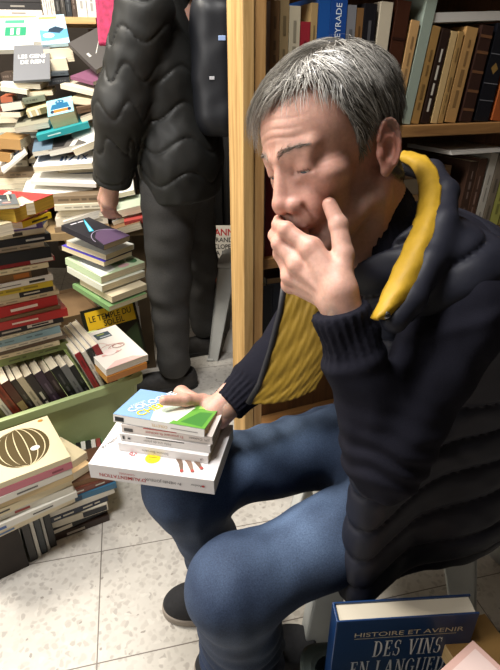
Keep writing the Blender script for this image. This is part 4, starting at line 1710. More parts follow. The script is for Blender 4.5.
# serif capitals for the blue cover
def serif_word(mb, s, x, y, h, wd, m, X):
    st, th = .17, .055                                                # heavy and light strokes, in units of the height

    def q(a, b, c, d):
        mb.add([X(x + p[0] * h * wd, y + p[1] * h, .0006) for p in (a, b, c, d)], [(0, 1, 2, 3)], m)

    def stem(cx, y0=0.0, y1=1.0, w_=st, serif=True):
        q((cx - w_ / 2, y0), (cx + w_ / 2, y0), (cx + w_ / 2, y1), (cx - w_ / 2, y1))
        if serif:
            for yy in (y0, y1 - th * .8):
                q((cx - w_ / 2 - .09, yy), (cx + w_ / 2 + .09, yy), (cx + w_ / 2 + .09, yy + th * .8), (cx - w_ / 2 - .09, yy + th * .8))

    def bar(x0, x1, yy, t=th):
        q((x0, yy), (x1, yy), (x1, yy + t), (x0, yy + t))

    def diag(x0, y0, x1, y1, w_):
        q((x0 - w_ / 2, y0), (x0 + w_ / 2, y0), (x1 + w_ / 2, y1), (x1 - w_ / 2, y1))

    def arc(cx, cy, rx, ry, a0, a1, hv=st, lt=th):
        n = 14
        pts = []
        for i in range(n + 1):
            a = R_(a0 + (a1 - a0) * i / n)
            c_, s_ = math.cos(a), math.sin(a)
            t = lt + (hv - lt) * abs(c_) ** 1.6
            pts.append(((cx + (rx - t) * c_, cy + (ry - t * .55) * s_), (cx + rx * c_, cy + ry * s_)))
        for (a, b), (c, d) in zip(pts, pts[1:]):
            q(a, b, d, c)
    for ch in s:
        w_ = {'I': .34, ' ': .42, 'V': .80, 'N': .86, 'A': .84, 'O': .84, 'D': .84, 'G': .86, 'U': .84}.get(ch, .70)
        x_, x = x, x
        if ch == 'D':
            stem(.19)
            arc(.26, .5, .50, .5, 90, -90)
            bar(.19, .28, 0)
            bar(.19, .28, 1 - th)
        elif ch == 'E':
            stem(.19)
            bar(.19, .62, 0)
            bar(.19, .60, 1 - th)
            bar(.19, .48, .49)
            bar(.57, .62, 0, .24)
            bar(.55, .60, .78, .22)
            bar(.44, .48, .40, .24)
        elif ch == 'S':
            arc(.34, .735, .25, .265, 40, 270, .13)
            arc(.34, .27, .27, .27, 90, -140, .15)
            bar(.53, .57, .72, .26)
            bar(.08, .12, .03, .26)
        elif ch == 'V':
            diag(.40, 0, .16, 1, st)
            diag(.42, 0, .66, 1, .07)
            bar(.0, .32, 1 - th * .8, th * .8)
            bar(.54, .78, 1 - th * .8, th * .8)
        elif ch == 'I':
            stem(.17)
        elif ch == 'N':
            stem(.16, 0, 1, .07)
            stem(.70, 0, 1, .07)
            diag(.68, 0, .18, 1, st)
        elif ch == 'L':
            stem(.19)
            bar(.19, .62, 0)
            bar(.57, .62, 0, .28)
        elif ch == 'A':
            diag(.12, 0, .40, 1, .07)
            diag(.68, 0, .42, 1, st)
            bar(.2, .6, .30)
            bar(.0, .25, 0, th * .8)
            bar(.54, .84, 0, th * .8)
        elif ch in 'GO':
            arc(.41, .5, .37, .5, 90, 270)
            arc(.41, .5, .37, .5, 90, 35 if ch == 'G' else -90)
            if ch == 'G':
                arc(.41, .5, .37, .5, -90, -40)
                stem(.69, 0, .45, st * .9, False)
                bar(.52, .82, .42)
        elif ch == 'U':
            stem(.17, .28, 1, st, False)
            stem(.69, .25, 1, .07, False)
            arc(.43, .3, .345, .3, 180, 360, .12)
            bar(.0, .32, 1 - th * .8, th * .8)
            bar(.56, .82, 1 - th * .8, th * .8)
        x += (w_ + .07) * h * wd
    return x


BW = (tb - ta).length
o = thing('book', 'large blue hardback titled DES VINS EN LANGUEDOC standing in the bin', 'book', group='books in the grey-green bin')
BH, BT = .30, .034
M = Matrix((TU, TV, Vector((0, 0, 1)))).transposed().to_4x4()
ln_ = Matrix.Rotation(R_(-4), 4, 'X')
M.translation = (ta + tb) / 2 + Vector((0, 0, -BH))
o.matrix_world = M
m_bl = plain('#14335f', .28)
mb = MB()
mb.box((-BW / 2, 0, 0), (BW / 2, .003, BH))
mb.box((-BW / 2, BT - .003, 0), (BW / 2, BT, BH))
mb.box((-BW / 2 - .002, 0, 0), (-BW / 2 + .002, BT, BH))
cv = mb.build('cover', m_bl, o, bevel=.0012)
MB().box((-BW / 2 + .004, .0032, .004), (BW / 2 - .004, BT - .0032, BH - .004)).build('page_block', page_mat('#d9cfbb'), o)
f = Face()
gold, wht = f.mi('#c9bfa6'), f.mi('#d9dde2')
X = lambda u, v, z: (-BW / 2 + u, -z, v)
V, F = text_geo('HISTOIRE ET AVENIR', 1.25)
f.mb.add([X(BW * .52 + x * .0155, BH - .037 + y * .0155, .0006) for x, y, _ in V], F, gold)
for yy in (BH - .047,):
    f.mb.add([X(u, v, .0005) for u, v in ((.03, yy), (BW - .03, yy), (BW - .03, yy + .0012), (.03, yy + .0012))], [(0, 1, 2, 3)], gold)
serif_word(f.mb, 'DES VINS', .064, BH - .097, .042, .47, wht, X)
serif_word(f.mb, 'EN LANGUEDOC', .030, BH - .150, .042, .47, wht, X)
f.mb.build('title', f.mats, cv)
# two more books slanting in the bin
o = book('pale pink book slanting in the corner of the bin', .15, .20, .03, '#c9a49a', spine_side='right', spine='#a98a5a', page='#b48a55', group='books in the grey-green bin',
         top=[('r', '#d8c0ba', .06, .05, .94, .95), ('r', '#8d6d63', .2, .42, .8, .48)])
C_ = on_z(473, 640, .47)
ex = (C_ - on_z(437, 673, .47)).normalized()
ey = Vector((0, 0, 1)).cross(ex)
place(o, C_ - ex * .15 - ey * .20, C_ - ey * .20, 0, .03)
o = book('tan book at the edge of the bin in the near corner', .10, .16, .035, '#8a6a3c', page='#a98d5d', group='books in the grey-green bin', marks=False)
place(o, on_z(500, 735, .42), on_z(560, 712, .42), 0, .035)

# clear plastic box on the right
m, nt, b, N, L = nodes('clear_plastic')
b.inputs['Base Color'].default_value = (.80, .80, .78, 1)
b.inputs['Roughness'].default_value = .28
b.inputs['Transmission Weight'].default_value = .65
b.inputs['IOR'].default_value = 1.2
p = on_z(470, 600, 0)
PB = tub('storage_box', 'cloudy clear plastic box beside the grey stool', 'box', .36, .42, .33, '#aaaaaa', loc=(p.x + .26, p.y + .20, 0), rz=R_(24), mat=m, taper=.88)
for k, (dx, dy, dz, c) in enumerate(((-.06, -.07, .09, '#a3341b'), (.04, .02, .09, '#c9562a'), (-.05, .08, .09, '#6b2a1c'))):
    tag(MB().lathe([(0, -.07), (.055, -.062), (.075, -.02), (.07, .03), (.04, .062), (0, .068)], 20).build('wool_ball', plain(c, .8, var=.4, scale=70, bump=.6), None, True),
        ('deep red lump inside the cloudy plastic box', 'orange lump inside the cloudy plastic box', 'brown red lump inside the cloudy plastic box')[k], 'yarn', 'things inside the cloudy plastic box').location = (p.x + .26 + dx, p.y + .2 + dy, dz - .01)


# ------------------------------------------------------------------ books in the man's hand
GH = 'books held in the man\'s right hand'
A_, B_ = on_z(88, 464, .660), on_z(214, 481, .660)
big = book('thick white book at the bottom of the held stack, yellow dot on its cover', (B_ - A_).length, .150, .031, '#ddd9d8', group=GH, gloss=.3,
           near=[('t', '#b4232c', "D'ALIMENTATION", .27, .36, .0105, 180, 1.0, .004), ('t', '#c56a6e', 'CHANGEZ', .31, .64, .006, 180, 1.0),
                 ('t', '#4b474a', 'Pr HENRI JOYEUX', .60, .47, .0085, 180, .95), ('t', '#3a3a3c', 'Rocher', .86, .52, .0065, 180, 1.0), ('e', '#b4232c', .915, .52, .012, .075)],
           top=[('t', '#b9434a', 'Ca', .235, .36, .030, 240, .8), ('t', '#b9434a', 'va', .31, .26, .026, 240, .8), ('t', '#4a4648', 'Pr Henri Joyeux', .09, .50, .011, 68, 1.0),
                ('e', '#e3c613', .47, .22, .060, .085), ('r', '#8d7912', .435, .225, .505, .24), ('r', '#8d7912', .445, .185, .495, .195),
                ('p', '#6b5648', [(.60, .36), (.66, .36), (.72, .20), (.745, .08), (.725, .07), (.69, .18)]),
                ('p', '#83695a', [(.64, .38), (.70, .38), (.79, .22), (.825, .10), (.805, .09), (.745, .22)]),
                ('p', '#705a4c', [(.68, .40), (.75, .40), (.84, .26), (.885, .16), (.865, .15), (.79, .26)]),
                ('e', '#a1453f', .734, .08, .014, .022), ('e', '#a1453f', .814, .10, .014, .022), ('e', '#a1453f', .874, .16, .014, .022)])
place(big, A_, B_, 1.0, .031)
zt = .6605
held = [('white paperback with small black marks above the big white book', (119.5, 443), (206, 456), .0175, '#e2dedb', [('t', '#8b8683', 'Simone Bertière', .42, .5, .0075, 180, 1.0), ('t', '#57534f', 'LR', .93, .5, .006, 180, 1.0)], None),
        ('white paperback with a dark upper edge in the held stack', (120.5, 433.5), (209, 446), .0155, '#ddd8d4', [('r', '#2b2828', .30, .86, .72, 1.0), ('t', '#7d7874', 'Mille ans de plaisir', .42, .45, .007, 180, 1.0), ('r', '#252324', .03, .25, .055, .75), ('r', '#252324', .09, .35, .12, .6)], None),
        ('pale paperback with red spine lettering in the held stack', (121, 424.5), (212, 437), .0165, '#e0d6ce', [('t', '#b5443c', 'Et pourtant ils existent', .48, .45, .0075, 180, 1.0), ('r', '#332f2d', .03, .2, .13, .62), ('t', '#5b5552', 'J.M. Coetzee', .86, .5, .007, 180, 1.0), ('r', '#b8322e', .25, .88, .62, 1.0)], None)]
zt = .660
for lab, a, b, T, c, nr, tp in held:
    zt += T + .0006
    place(book(lab, .166, .108, T, c, group=GH, near=nr, page='#c3b294'), *(lambda m_, d_: (m_ - d_ * .083, m_ + d_ * .083))((on_z(*a, zt) + on_z(*b, zt)) / 2, (on_z(*b, zt) - on_z(*a, zt)).normalized()), 1.0, T)
zt += .0166
A_, B_ = on_z(113, 414, zt), on_z(204.5, 429.5, zt)
place(book('blue and green paperback with yellow title on top of the held stack', (B_ - A_).length, .106, .0155, '#7fa3cf', spine='#e6e2dc', group=GH, page='#c9a877', gloss=.25,
           near=[('r', '#1f2226', .02, .2, .12, .75), ('t', '#c9a25a', 'COLETTE', .52, .5, .007, 180, 1.0), ('r', '#8b8683', .64, .42, .93, .52)],
           top=[('r', '#7fa3cf', 0, 0, .5, 1), ('p', '#cfe0d2', [(.42, 0), (1, 0), (1, 1), (.40, 1), (.34, .5)]), ('p', '#5f9a3c', [(.62, 0), (1, 0), (1, 1), (.86, 1), (.72, .55)]),
                ('p', '#3f7a35', [(.72, .10), (.96, .05), (.97, .55), (.84, .50)]), ('p', '#e4e7d6', [(.50, .15), (.68, .10), (.76, .62), (.60, .60)]), ('p', '#4f7d4c', [(.46, .62), (.62, .58), (.60, .84), (.50, .88)]),
                ('p', '#8fbf56', [(.80, .60), (.97, .66), (.95, .95), (.78, .9)]), ('p', '#f0ece0', [(.55, .64), (.72, .62), (.70, .74), (.56, .78)]),
                ('t', '#e8edf2', 'COLOGNE', .27, .60, .023, 63, .95, .01), ('t', '#ecd21c', 'CHEMIN', .37, .46, .025, 63, .95, .012), ('t', '#d5dfea', 'roman', .14, .45, .012, 63, 1.0)]), A_, B_, -8.0, .0155)

# ------------------------------------------------------------------ crates and piles on the left
U5, V5 = rot2(35)
CR = on_z(146, 374, .36)                                             # near right corner of the crate's rim
cc = CR - U5 * .34 + V5 * .215
M_GREEN = plain('#9dac78', .45, var=.06, scale=6)
CRATE = tub('crate', 'light green plastic crate full of books under the tall stack', 'crate', .64, .40, .36, '#9dac78', loc=(cc.x, cc.y, 0), rz=R_(35), mat=M_GREEN, taper=.93, handle=True)
MB().box((-.29, -.17, .006), (.29, .17, .20)).build('inner_floor', M_GREEN, CRATE)

GB = 'books standing inside the green crate'
x = -.06
inside = [(.020, .27, '#6d6a62', 'grey spine at the frame edge inside the green crate'), (.018, .27, '#23201f', 'black spine by the grey one inside the green crate'),
          (.020, .265, '#c9c2b4', 'white spine with black print, third from the frame edge in the crate'), (.024, .27, '#5b5060', 'purple grey spine inside the green crate'),
          (.020, .26, '#4a5152', 'slate spine right of the purple grey one in the crate'), (.026, .265, '#6c6844', 'olive spine inside the green crate'),
          (.016, .24, '#d2cabb', 'white spine beside the olive one, lower than its neighbours'), (.022, .265, '#7c3020', 'rust red topped spine inside the green crate'),
          (.024, .26, '#4a1f1a', 'dark brown red spine with a tan label in the crate'), (.016, .26, '#2a2223', 'narrow black spine left of the cream one in the crate'),
          (.020, .262, '#c4b79e', 'cream spine inside the green crate under the stack'), (.024, .26, '#2b2326', 'black spine right of the cream one in the crate'),
          (.026, .26, '#3c2b3b', 'dark plum spine inside the green crate'), (.020, .255, '#2c1a1d', 'dark maroon spine in the crate'), (.026, .26, '#191819', 'wide black spine near the red hardbacks in the crate'),
          (.022, .258, '#6f6f6e', 'mid grey spine left of the red hardbacks in the crate'), (.018, .25, '#161515', 'thin black spine touching the red hardbacks in the crate')]
tot = sum(i[0] for i in inside) / math.cos(R_(18)) + .001 * len(inside)
s_ = .455 - .005 - tot
for T, hh, c, lab in inside:
    kw = {'near': [('r', '#a08a5c', .55, .1, .68, .9)]} if 'tan label' in lab else {}
    stand(lab, T, hh, .15, CR - U5 * (.585 - s_) + V5 * .045 + Vector((0, 0, .205 - .36)), U5, V5, c, -18, group=GB, **kw)
    s_ += T / math.cos(R_(18)) + .001
s_ += .008
for T, hh, c, sp, lab in ((.019, .30, '#d8d2c6', '#8f1f22', 'red spined hardback leftmost of the four leaning in the crate'), (.015, .30, '#dcd8ce', '#d5d0c4', 'white hardback second of the four leaning in the crate'),
                          (.017, .305, '#d8d4cb', '#1d1b1c', 'black spined white hardback third of the four leaning in the crate'), (.022, .31, '#d3c9c0', '#8a1c22', 'dark red hardback against the white sketch book')):
    stand(lab, T, hh, .22, CR - U5 * (.585 - s_) + V5 * .025 + Vector((0, 0, .205 - .36)), U5, V5, c, -17, spine=sp, hard=True, group=GB)
    s_ += T / math.cos(R_(17)) + .002

# the two books lying across the crate's corner
A_, B_ = on_z(106, 370, .455), on_z(148, 354.5, .455)
place(book('white book with faint pink sketch and dark title box on the crate corner', (B_ - A_).length, .215, .024, '#e3ddd2', page='#e5dfd2', spine_side='right', gloss=.3,
           top=[('r', '#3f4e55', .36, .74, .72, .90), ('r', '#8f9a4a', .42, .845, .60, .875), ('r', '#c9cdd0', .44, .77, .70, .79),
                ('p', '#e0b9b0', [(.0, .0), (.92, .0), (.7, .10), (.3, .12)]), ('a', '#c98f86', .45, .42, .25, .12, 0, 5.5, .002), ('a', '#b98078', .58, .40, .2, .10, .5, 4.5, .002),
                ('a', '#d3a49c', .3, .5, .16, .14, 0, 6, .002), ('r', '#d9aaa2', .15, .3, .55, .34), ('a', '#a9736c', .64, .45, .14, .05, 0, 6, .0025), ('e', '#ead9d2', .36, .36, .14, .08)]), A_, B_, 8, .024)
A_, B_ = on_z(107, 377.5, .428), on_z(147, 362.5, .428)
place(book('orange brown book underneath the white sketch book', (B_ - A_).length, .205, .024, '#b9772e', page='#b98a3c', spine='#b9772e', marks=False), A_, B_, 8, .024)

# ---- tall stack on the crate
GT = 'books in the tall stack on the green crate'
hard_ = dict(hard=True)
tower = [
    ('green edged book at the foot of the tall stack', '#77854a', .026, {}), ('cream book second from the foot of the tall stack', '#d5c6a4', .014, {}), ('thin brown book low in the tall stack', '#5d4a38', .012, {'marks': False}),
    ('white book under the light blue one in the tall stack', '#d9d2c2', .014, {}), ('light blue book low in the tall stack', '#86a4ae', .023, {}), ('thin cream book above the light blue one', '#d8cdb2', .010, {}),
    ('black book with white title patch in the tall stack', '#2a2425', .022, {'near': [('r', '#d6d0c6', .52, .3, .86, .8), ('r', '#2a2425', .58, .42, .80, .66), ('r', '#b8b0a6', .2, .35, .44, .62)]}),
    ('bright red book in the lower half of the tall stack', '#ae2a25', .028, {'near': [('r', '#e2cfc4', .30, .4, .62, .6)]}), ('brown pamphlet wedged between two red books', '#6f5236', .012, {'marks': False}),
    ('wider red book with white lettering in the tall stack', '#b12622', .034, {'near': [('r', '#e4d2c8', .36, .35, .72, .62)]}), ('cream book resting on the wide red one', '#d2c2a0', .016, {}),
    ('cream book with a black end in the tall stack', '#cdbf9f', .018, {'near': [('r', '#1f1d1c', .50, 0, .97, 1), ('r', '#c9c2b2', .56, .35, .78, .6)]}), ('yellow spine in the middle of the tall stack', '#c6ac2c', .020, {}),
    ('white spine with black lettering in the tall stack', '#dcd8d0', .018, {'near': [('r', '#2a2a2a', .66, .25, .88, .7), ('r', '#5a5652', .1, .4, .55, .55)]}), ('brown photographic book in the tall stack', '#74562f', .024, {'near': [('r', '#b06a28', .55, .2, .75, .8), ('r', '#3f3323', .78, 0, 1, 1)]}),
    ('cream book above the brown photographic one', '#d8cba8', .017, {}), ('dark red and white spine in the tall stack', '#9c2426', .015, {'near': [('r', '#d9d4cc', .70, .15, .98, .85)]}), ('thick black book in the tall stack', '#1a1b1b', .034, {'marks': False}),
    ('stone grey spine below the black lettered book', '#b5aa98', .017, {}), ('black book with white lettering in the upper half of the stack', '#181a1e', .022, {'near': [('r', '#cfcfcf', .12, .35, .34, .6), ('r', '#b5b5b5', .7, .35, .92, .62)]}),
    ('ivory spine with a dark label near the top of the tall stack', '#d3cbb4', .020, {'near': [('r', '#3c3834', .6, .2, .72, .7)]}), ('purple spine near the top of the tall stack', '#54427a', .022, {'near': [('r', '#cfc9d8', .58, .25, .92, .75)]}),
    ('dark red book second below the yellow one on the stack', '#6a1e20', .026, {}),
]
TA = on_z(66, 350, .472) - U5 * .108 + V5 * .004
rr = random.Random(3)
rows = []
for i, (lab, c, T, kw) in enumerate(tower):
    Ln = .215 + rr.uniform(-.012, .02)
    sl = rr.uniform(-.010, .012) + (.012 if T > .025 else 0)
    rows.append((lab, Ln, .15 + rr.uniform(-.01, .01), T * .93, c, kw, sl - (.004 if i in (9, 7, 6) else 0), rr.uniform(-.006, .006), rr.uniform(-3, 3)))
zz = stack(rows, Vector((TA.x, TA.y, 0)), U5, V5, .472, GT, '')
TOPZ = zz
lay('yellow paperback at the top of the tall stack', (22, 222), (51, 212), TOPZ + .017, .13, .016, '#d9bd22', group=GT, near=[('r', '#463a14', .3, .3, .85, .6)])
lay('fanned cream paperback at the frame edge of the tall stack top', (-30, 232), (12, 222), TOPZ + .03, .14, .028, '#d8caa4', spine_side='far', group=GT)
lay('thick cream book under the dark photographic book', (-22, 210), (34, 202.5), TOPZ + .060, .15, .028, '#d9cba8', spine_side='far', page='#d9c9a6', group=GT)
lay('dark photographic paperback lying on the thick cream book', (-30, 208), (19, 203.5), TOPZ + .071, .13, .010, '#5d6264', spine_side='far', group=GT,
    top=[('r', '#2f3436', .3, .5, .9, .95), ('e', '#aab0b0', .45, .45, .22, .16), ('r', '#c7c39a', .80, .3, .84, .9), ('e', '#bb8f86', .75, .15, .1, .06)])
lay('red and white hardback with yellow page edges topping the tall stack', (14, 209), (53, 194), TOPZ + .058, .20, .034, '#b8302f', page='#c9a436', spine_side='far', group=GT, tilt=2,
    top=[('p', '#ead9cf', [(0, .30), (.35, .26), (.9, .55), (.95, .62), (.5, .52), (0, .55)]), ('p', '#e6d5cb', [(0, 0), (.5, 0), (.3, .22), (0, .3)]), ('t', '#e8c9c0', 'USA', .45, .76, .045, 0, 1.0)])

# ---- front pile on the floor
pA = on_z(71, 457, .345)
pA.z = 0
BX = thing('wooden_box', 'dark wooden box under the stack with the globe book', 'box')
M = Matrix((U5, V5, Vector((0, 0, 1)))).transposed().to_4x4()
M.translation = pA
BX.matrix_world = M
mb = MB()
mb.box((-.48, .035, 0), (-.165, .05, .172)).box((-.48, .17, 0), (-.165, .185, .172)).box((-.18, .05, 0), (-.165, .17, .172)).box((-.48, .05, 0), (-.465, .17, .172))
mb.build('side_board', plain('#241b15', .7, var=.2, scale=20), BX)
MB().box((-.48, .035, .173), (-.165, .185, .179)).build('lid', plain('#2a2019', .7), BX)
GF = 'books stacked on the dark wooden box'
rows = [('cream book at the bottom of the globe stack, white end', .235, .17, .022, '#dccfb0', {'near': [('r', '#5d7aa5', .1, .2, .3, .5)]}, -.128, .004, 3),
        ('white journal with a blue mark in the globe stack', .24, .17, .020, '#dad6cb', {'near': [('r', '#43629b', .02, .15, .22, .6), ('r', '#2e2e30', .5, .35, .72, .55)]}, -.124, -.004, 1),
        ('white book with a red end label in the globe stack', .24, .17, .022, '#dcd7c8', {'near': [('r', '#a1362c', .36, .25, .52, .6)]}, -.13, .006, -2),
        ('cream book with small black lettering in the globe stack', .232, .17, .022, '#d6c7a2', {'near': [('r', '#3a352e', .15, .35, .3, .6)]}, -.126, .002, 2),
        ('beige book in the upper half of the globe stack', .235, .17, .018, '#c7ad7e', {'marks': False}, -.122, .0, -1),
        ('white book under the pink one in the globe stack', .238, .17, .020, '#ddd8cc', {'near': [('r', '#5b5652', .4, .35, .62, .6)]}, -.124, -.003, 1),
        ('pink spined book under the globe book', .245, .20, .022, '#c4707c', {'near': [('r', '#8c3d4c', .78, .3, .9, .6)]}, -.1235, -.002, 0)]
zz = stack(rows, pA, U5, V5, .181, GF, '')
o = book('cream book with brown striped globe on its cover', .245, .225, .016, '#d8caa6', page='#e3d8bb', group=GF, near=[('r', '#d8caa6', 0, 0, 1, 1)],
         top=[('e', '#4f4225', .60, .52, .29, .40)] + [('a', '#cfc19c', .60, .52, .29 * q_, .40, -1.45, 1.45, .0028) for q_ in (-.82, -.52, -.18, .18, .52, .82)] +
         [('e', '#e9e4d8', .72, .40, .05, .045), ('t', '#4c4436', 'Mots', .17, .66, .020, 62, 1.0), ('t', '#4c4436', 'de la tribu', .24, .52, .016, 62, 1.0), ('e', '#b9823c', .90, .93, .03, .025)])
M = Matrix((U5, V5, Vector((0, 0, 1)))).transposed().to_4x4()
M.translation = pA + U5 * -.1235 + Vector((0, 0, zz))
o.matrix_world = M
GU = 'dark books standing beside the wooden box'
for i, (T, c, lab) in enumerate(((.020, '#2b2723', 'black book against the wooden box'), (.010, '#c9c4b8', 'thin white spine in the standing row by the box'), (.016, '#33383a', 'slate spine in the standing row by the box'),
                                 (.008, '#b8b4aa', 'thin pale spine by the flat pile'), (.018, '#1d1b1a', 'dark spine nearest the flat floor pile'))):
    stand(lab, T, .172 - .005 * i, .14, pA + U5 * (-.158 + sum((.020, .010, .016, .008, .018)[:i]) + .002 * i) + V5 * (.045 + .004 * i), U5, V5, c, 0, group=GU, marks=False)
GL = 'books lying flat in the pile on the floor'
U3, V3 = rot2(29)
qa = on_z(77, 530, .012)
qa.z = 0
rows = [('dark brown hardback lowest in the flat floor pile', .20, .15, .026, '#35241c', {'hard': True, 'near': [('r', '#b9b0a2', .35, .25, .62, .6)]}, 0, 0, 0),
        ('black and cream book second in the flat floor pile', .195, .15, .020, '#2b2a2a', {'near': [('r', '#d2c8b4', 0, .2, .45, .85)]}, .0, .004, 4),
        ('dark book with white label end in the flat floor pile', .20, .15, .026, '#d5ccb8', {'near': [('r', '#26272c', .62, .1, .98, .9)]}, .002, .002, -2),
        ('navy book in the middle of the flat floor pile', .19, .15, .022, '#262c3f', {}, .012, .004, 3),
        ('white edged book in the flat floor pile', .205, .15, .018, '#dcd5c6', {'marks': False}, .028, .004, 2),
        ('blue book in the flat floor pile', .21, .15, .020, '#3b6f8f', {'near': [('r', '#223f58', .3, 0, .5, 1)]}, .034, .008, -1),
        ('red brown book near the top of the flat floor pile', .20, .15, .022, '#7a4334', {'hard': True}, .036, .012, 2),
        ('dark tan book topping the flat floor pile', .19, .14, .018, '#5d4130', {'spine_side': 'far', 'page': '#8d6b4c'}, .050, .020, -3)]
zz = stack(rows, qa, U3, V3, 0, GL, '')
for lab, A, B, z, c in (('orange tinted cream paperback behind the globe stack', (66, 478), (90, 463), zz + .03, '#d9b98a'), ('cream paperback on the orange tinted one, behind the globe stack', (66, 466), (87, 452), zz + .055, '#d9cba6')):
    lay(lab, A, B, z, .13, .026, c, spine_side='far', group=GL)
lay('tan backed book lying alone on the floor by the dark box', (-20, 566), (18, 549), .022, .12, .022, '#a98c62', spine_side='far', page='#b39c74')
lay('worn yellow pamphlet on the floor by the crate corner', (104, 455), (128, 441), .012, .12, .010, '#b8a468')
g = on_z(86, 452, .17)
o = thing('card_box', 'small green box of playing cards before the green crate', 'box', (g.x, g.y + .03, 0), (0, 0, R_(20)))
mb = MB()
mb.box((-.045, -.03, 0), (.045, -.027, .17)).box((-.045, .027, 0), (.045, .03, .17)).box((-.045, -.027, 0), (-.042, .027, .17)).box((.042, -.027, 0), (.045, .027, .17)).box((-.042, -.027, 0), (.042, .027, .135))
mb.build('body', plain('#5d8757', .5), o)
for k in range(5):
    tag(MB().box((-.007, -.022, 0), (.007, .022, .042)).build('game_card', plain(('#1d1c1c', '#d6d2c8', '#232122', '#cfcac0', '#8a3f38')[k], .4), None, bevel=.001),
        ('black card pack at the end of the small green box', 'white pack beside the black end pack in the green box', 'black pack in the middle of the small green box', 'white pack right of the middle in the small green box', 'red brown pack at the far end of the small green box')[k], 'cards', 'packs in the small green box').matrix_world = \
        Matrix.Translation((g.x, g.y + .03, .1355)) @ Matrix.Rotation(R_(20), 4, 'Z') @ Matrix.Translation((-.032 + .016 * k, 0, 0))

# ---- cardboard box behind the crate, comic album, middle stack
bx = CR - U5 * .02 + V5 * .46
o = thing('cardboard_box', 'cardboard box of books between the crate and the standing person', 'box')
M = Matrix((U5, V5, Vector((0, 0, 1)))).transposed().to_4x4()
M.translation = Vector((bx.x, bx.y, 0))
o.matrix_world = M
mb = MB()
mb.box((-.36, .06, 0), (.06, .065, .40)).box((-.36, .36, 0), (.06, .365, .40)).box((-.36, .065, 0), (-.355, .36, .40)).box((.055, .065, 0), (.06, .36, .40)).box((-.355, .065, 0), (.055, .36, .385))
mb.build('body', plain('#6d5436', .85, var=.1, scale=12), o)
A_, B_ = on_y(82, 312, 1.80), on_y(135, 297, 1.93)
ex = (B_ - A_).normalized()
ey = Vector((0, 0, 1)).cross(ex).normalized()
o = thing('comic_book', 'yellow comic album titled LE TEMPLE DU SOLEIL leaning behind the crate', 'book')
Wc, Hc = (B_ - A_).length, .29
k = R_(74)
up = Vector((0, 0, 1)) * math.sin(k) + ey * math.cos(k)
nz_ = ex.cross(up)
M = Matrix((ex, up, nz_)).transposed().to_4x4()
M.translation = (A_ + B_) / 2 - up * Hc - nz_ * .010
o.matrix_world = M
mb = MB().box((-Wc / 2, 0, 0), (Wc / 2, Hc, .0016)).box((-Wc / 2, 0, .0084), (Wc / 2, Hc, .010)).box((-Wc / 2, 0, 0), (-Wc / 2 + .0016, Hc, .010))
cv = mb.build('cover', plain('#14160f', .35), o)
MB().box((-Wc / 2 + .002, .002, .0017), (Wc / 2 - .002, Hc - .002, .0083)).build('page_block', page_mat('#e0d8c4'), o)
put_art(cv, 'cover_lettering', [('r', '#d0a71c', .06, .70, .95, .965), ('t', '#17150f', 'TINTIN', .52, .925, .013, 0, 1.0), ('t', '#17150f', 'LE TEMPLE DU', .50, .850, .034, 0, .82, .012), ('t', '#17150f', 'SOLEIL', .54, .755, .034, 0, .85, .012),
                                ('p', '#2c3a22', [(0.03, .02), (.95, .02), (.95, .66), (.6, .5), (.03, .62)])], Wc, Hc, lambda u, v, z: (-Wc / 2 + u, v, .010 + z))

GM = 'books in the middle stack behind the comic album'
mid_s = [('large green covered book at the foot of the middle stack', (109, 307), (147, 293), .485, .24, .020, '#6f9160', 'left'),
         ('cream paperback with red corner low in the middle stack', (112, 297), (147, 284), .520, .20, .026, '#c9bda0', 'right'),
         ('white book under the green flowered one in the middle stack', (102, 286), (145, 271), .560, .22, .026, '#cfd0c0', 'left'),
         ('green and white flowered book in the middle stack', (101, 277), (145, 262), .592, .22, .028, '#b9cba6', 'left'),
         ('dark book with a violet blue stripe in the middle stack', (104, 262), (132, 251), .640, .22, .020, '#33294a', 'right'),
         ('pale grey book under the space book in the middle stack', (106, 255), (134, 244), .665, .20, .022, '#c9ccc6', 'right')]
for lab, A, B, z, ny, T, c, sp in mid_s:
    tp = None
    if 'violet' in lab:
        tp = [('p', '#4a3bb0', [(0, .0), (.3, 0), (.3, 1), (0, 1)])]
    if 'flowered' in lab and 'green and' in lab:
        tp = [('p', '#e3e7da', [(0, 0), (.4, .1), (.5, .6), (.1, .8)]), ('p', '#6d9a55', [(.3, .3), (.7, .2), (.9, .6), (.5, .8)]), ('e', '#3f6a44', .85, .2, .1, .1), ('e', '#c9a0a0', .6, .12, .12, .06)]
    if 'foot' in lab:
        tp = [('r', '#88ab72', .05, .3, .9, .95)]
    lay(lab, A, B, z, ny, T, c, spine_side=sp, tilt=8, group=GM, top=tp, page='#d9cba8')
A_, B_ = on_z(104, 245, .715), on_z(130, 235.5, .715)
place(book('black book with a blue comet and planet on its cover, topping the middle stack', (B_ - A_).length, .21, .022, '#201f28', page='#a89878', spine_side='left', group=GM,
           top=[('p', '#55425c', [(.0, .0), (1, 0), (1, .35), (.75, .46), (.4, .44), (.12, .28)]), ('a', '#a99fb8', .5, .06, .56, .42, .25, 2.9, .002), ('p', '#39b6d6', [(.28, .52), (.42, .50), (.78, .98), (.60, .84)]),
                ('p', '#8fe0ee', [(.32, .53), (.40, .53), (.70, .90)]), ('r', '#c9c9d2', .2, .90, .42, .93), ('r', '#c9c9d2', .46, .90, .66, .93)]), A_, B_, 13, .022)


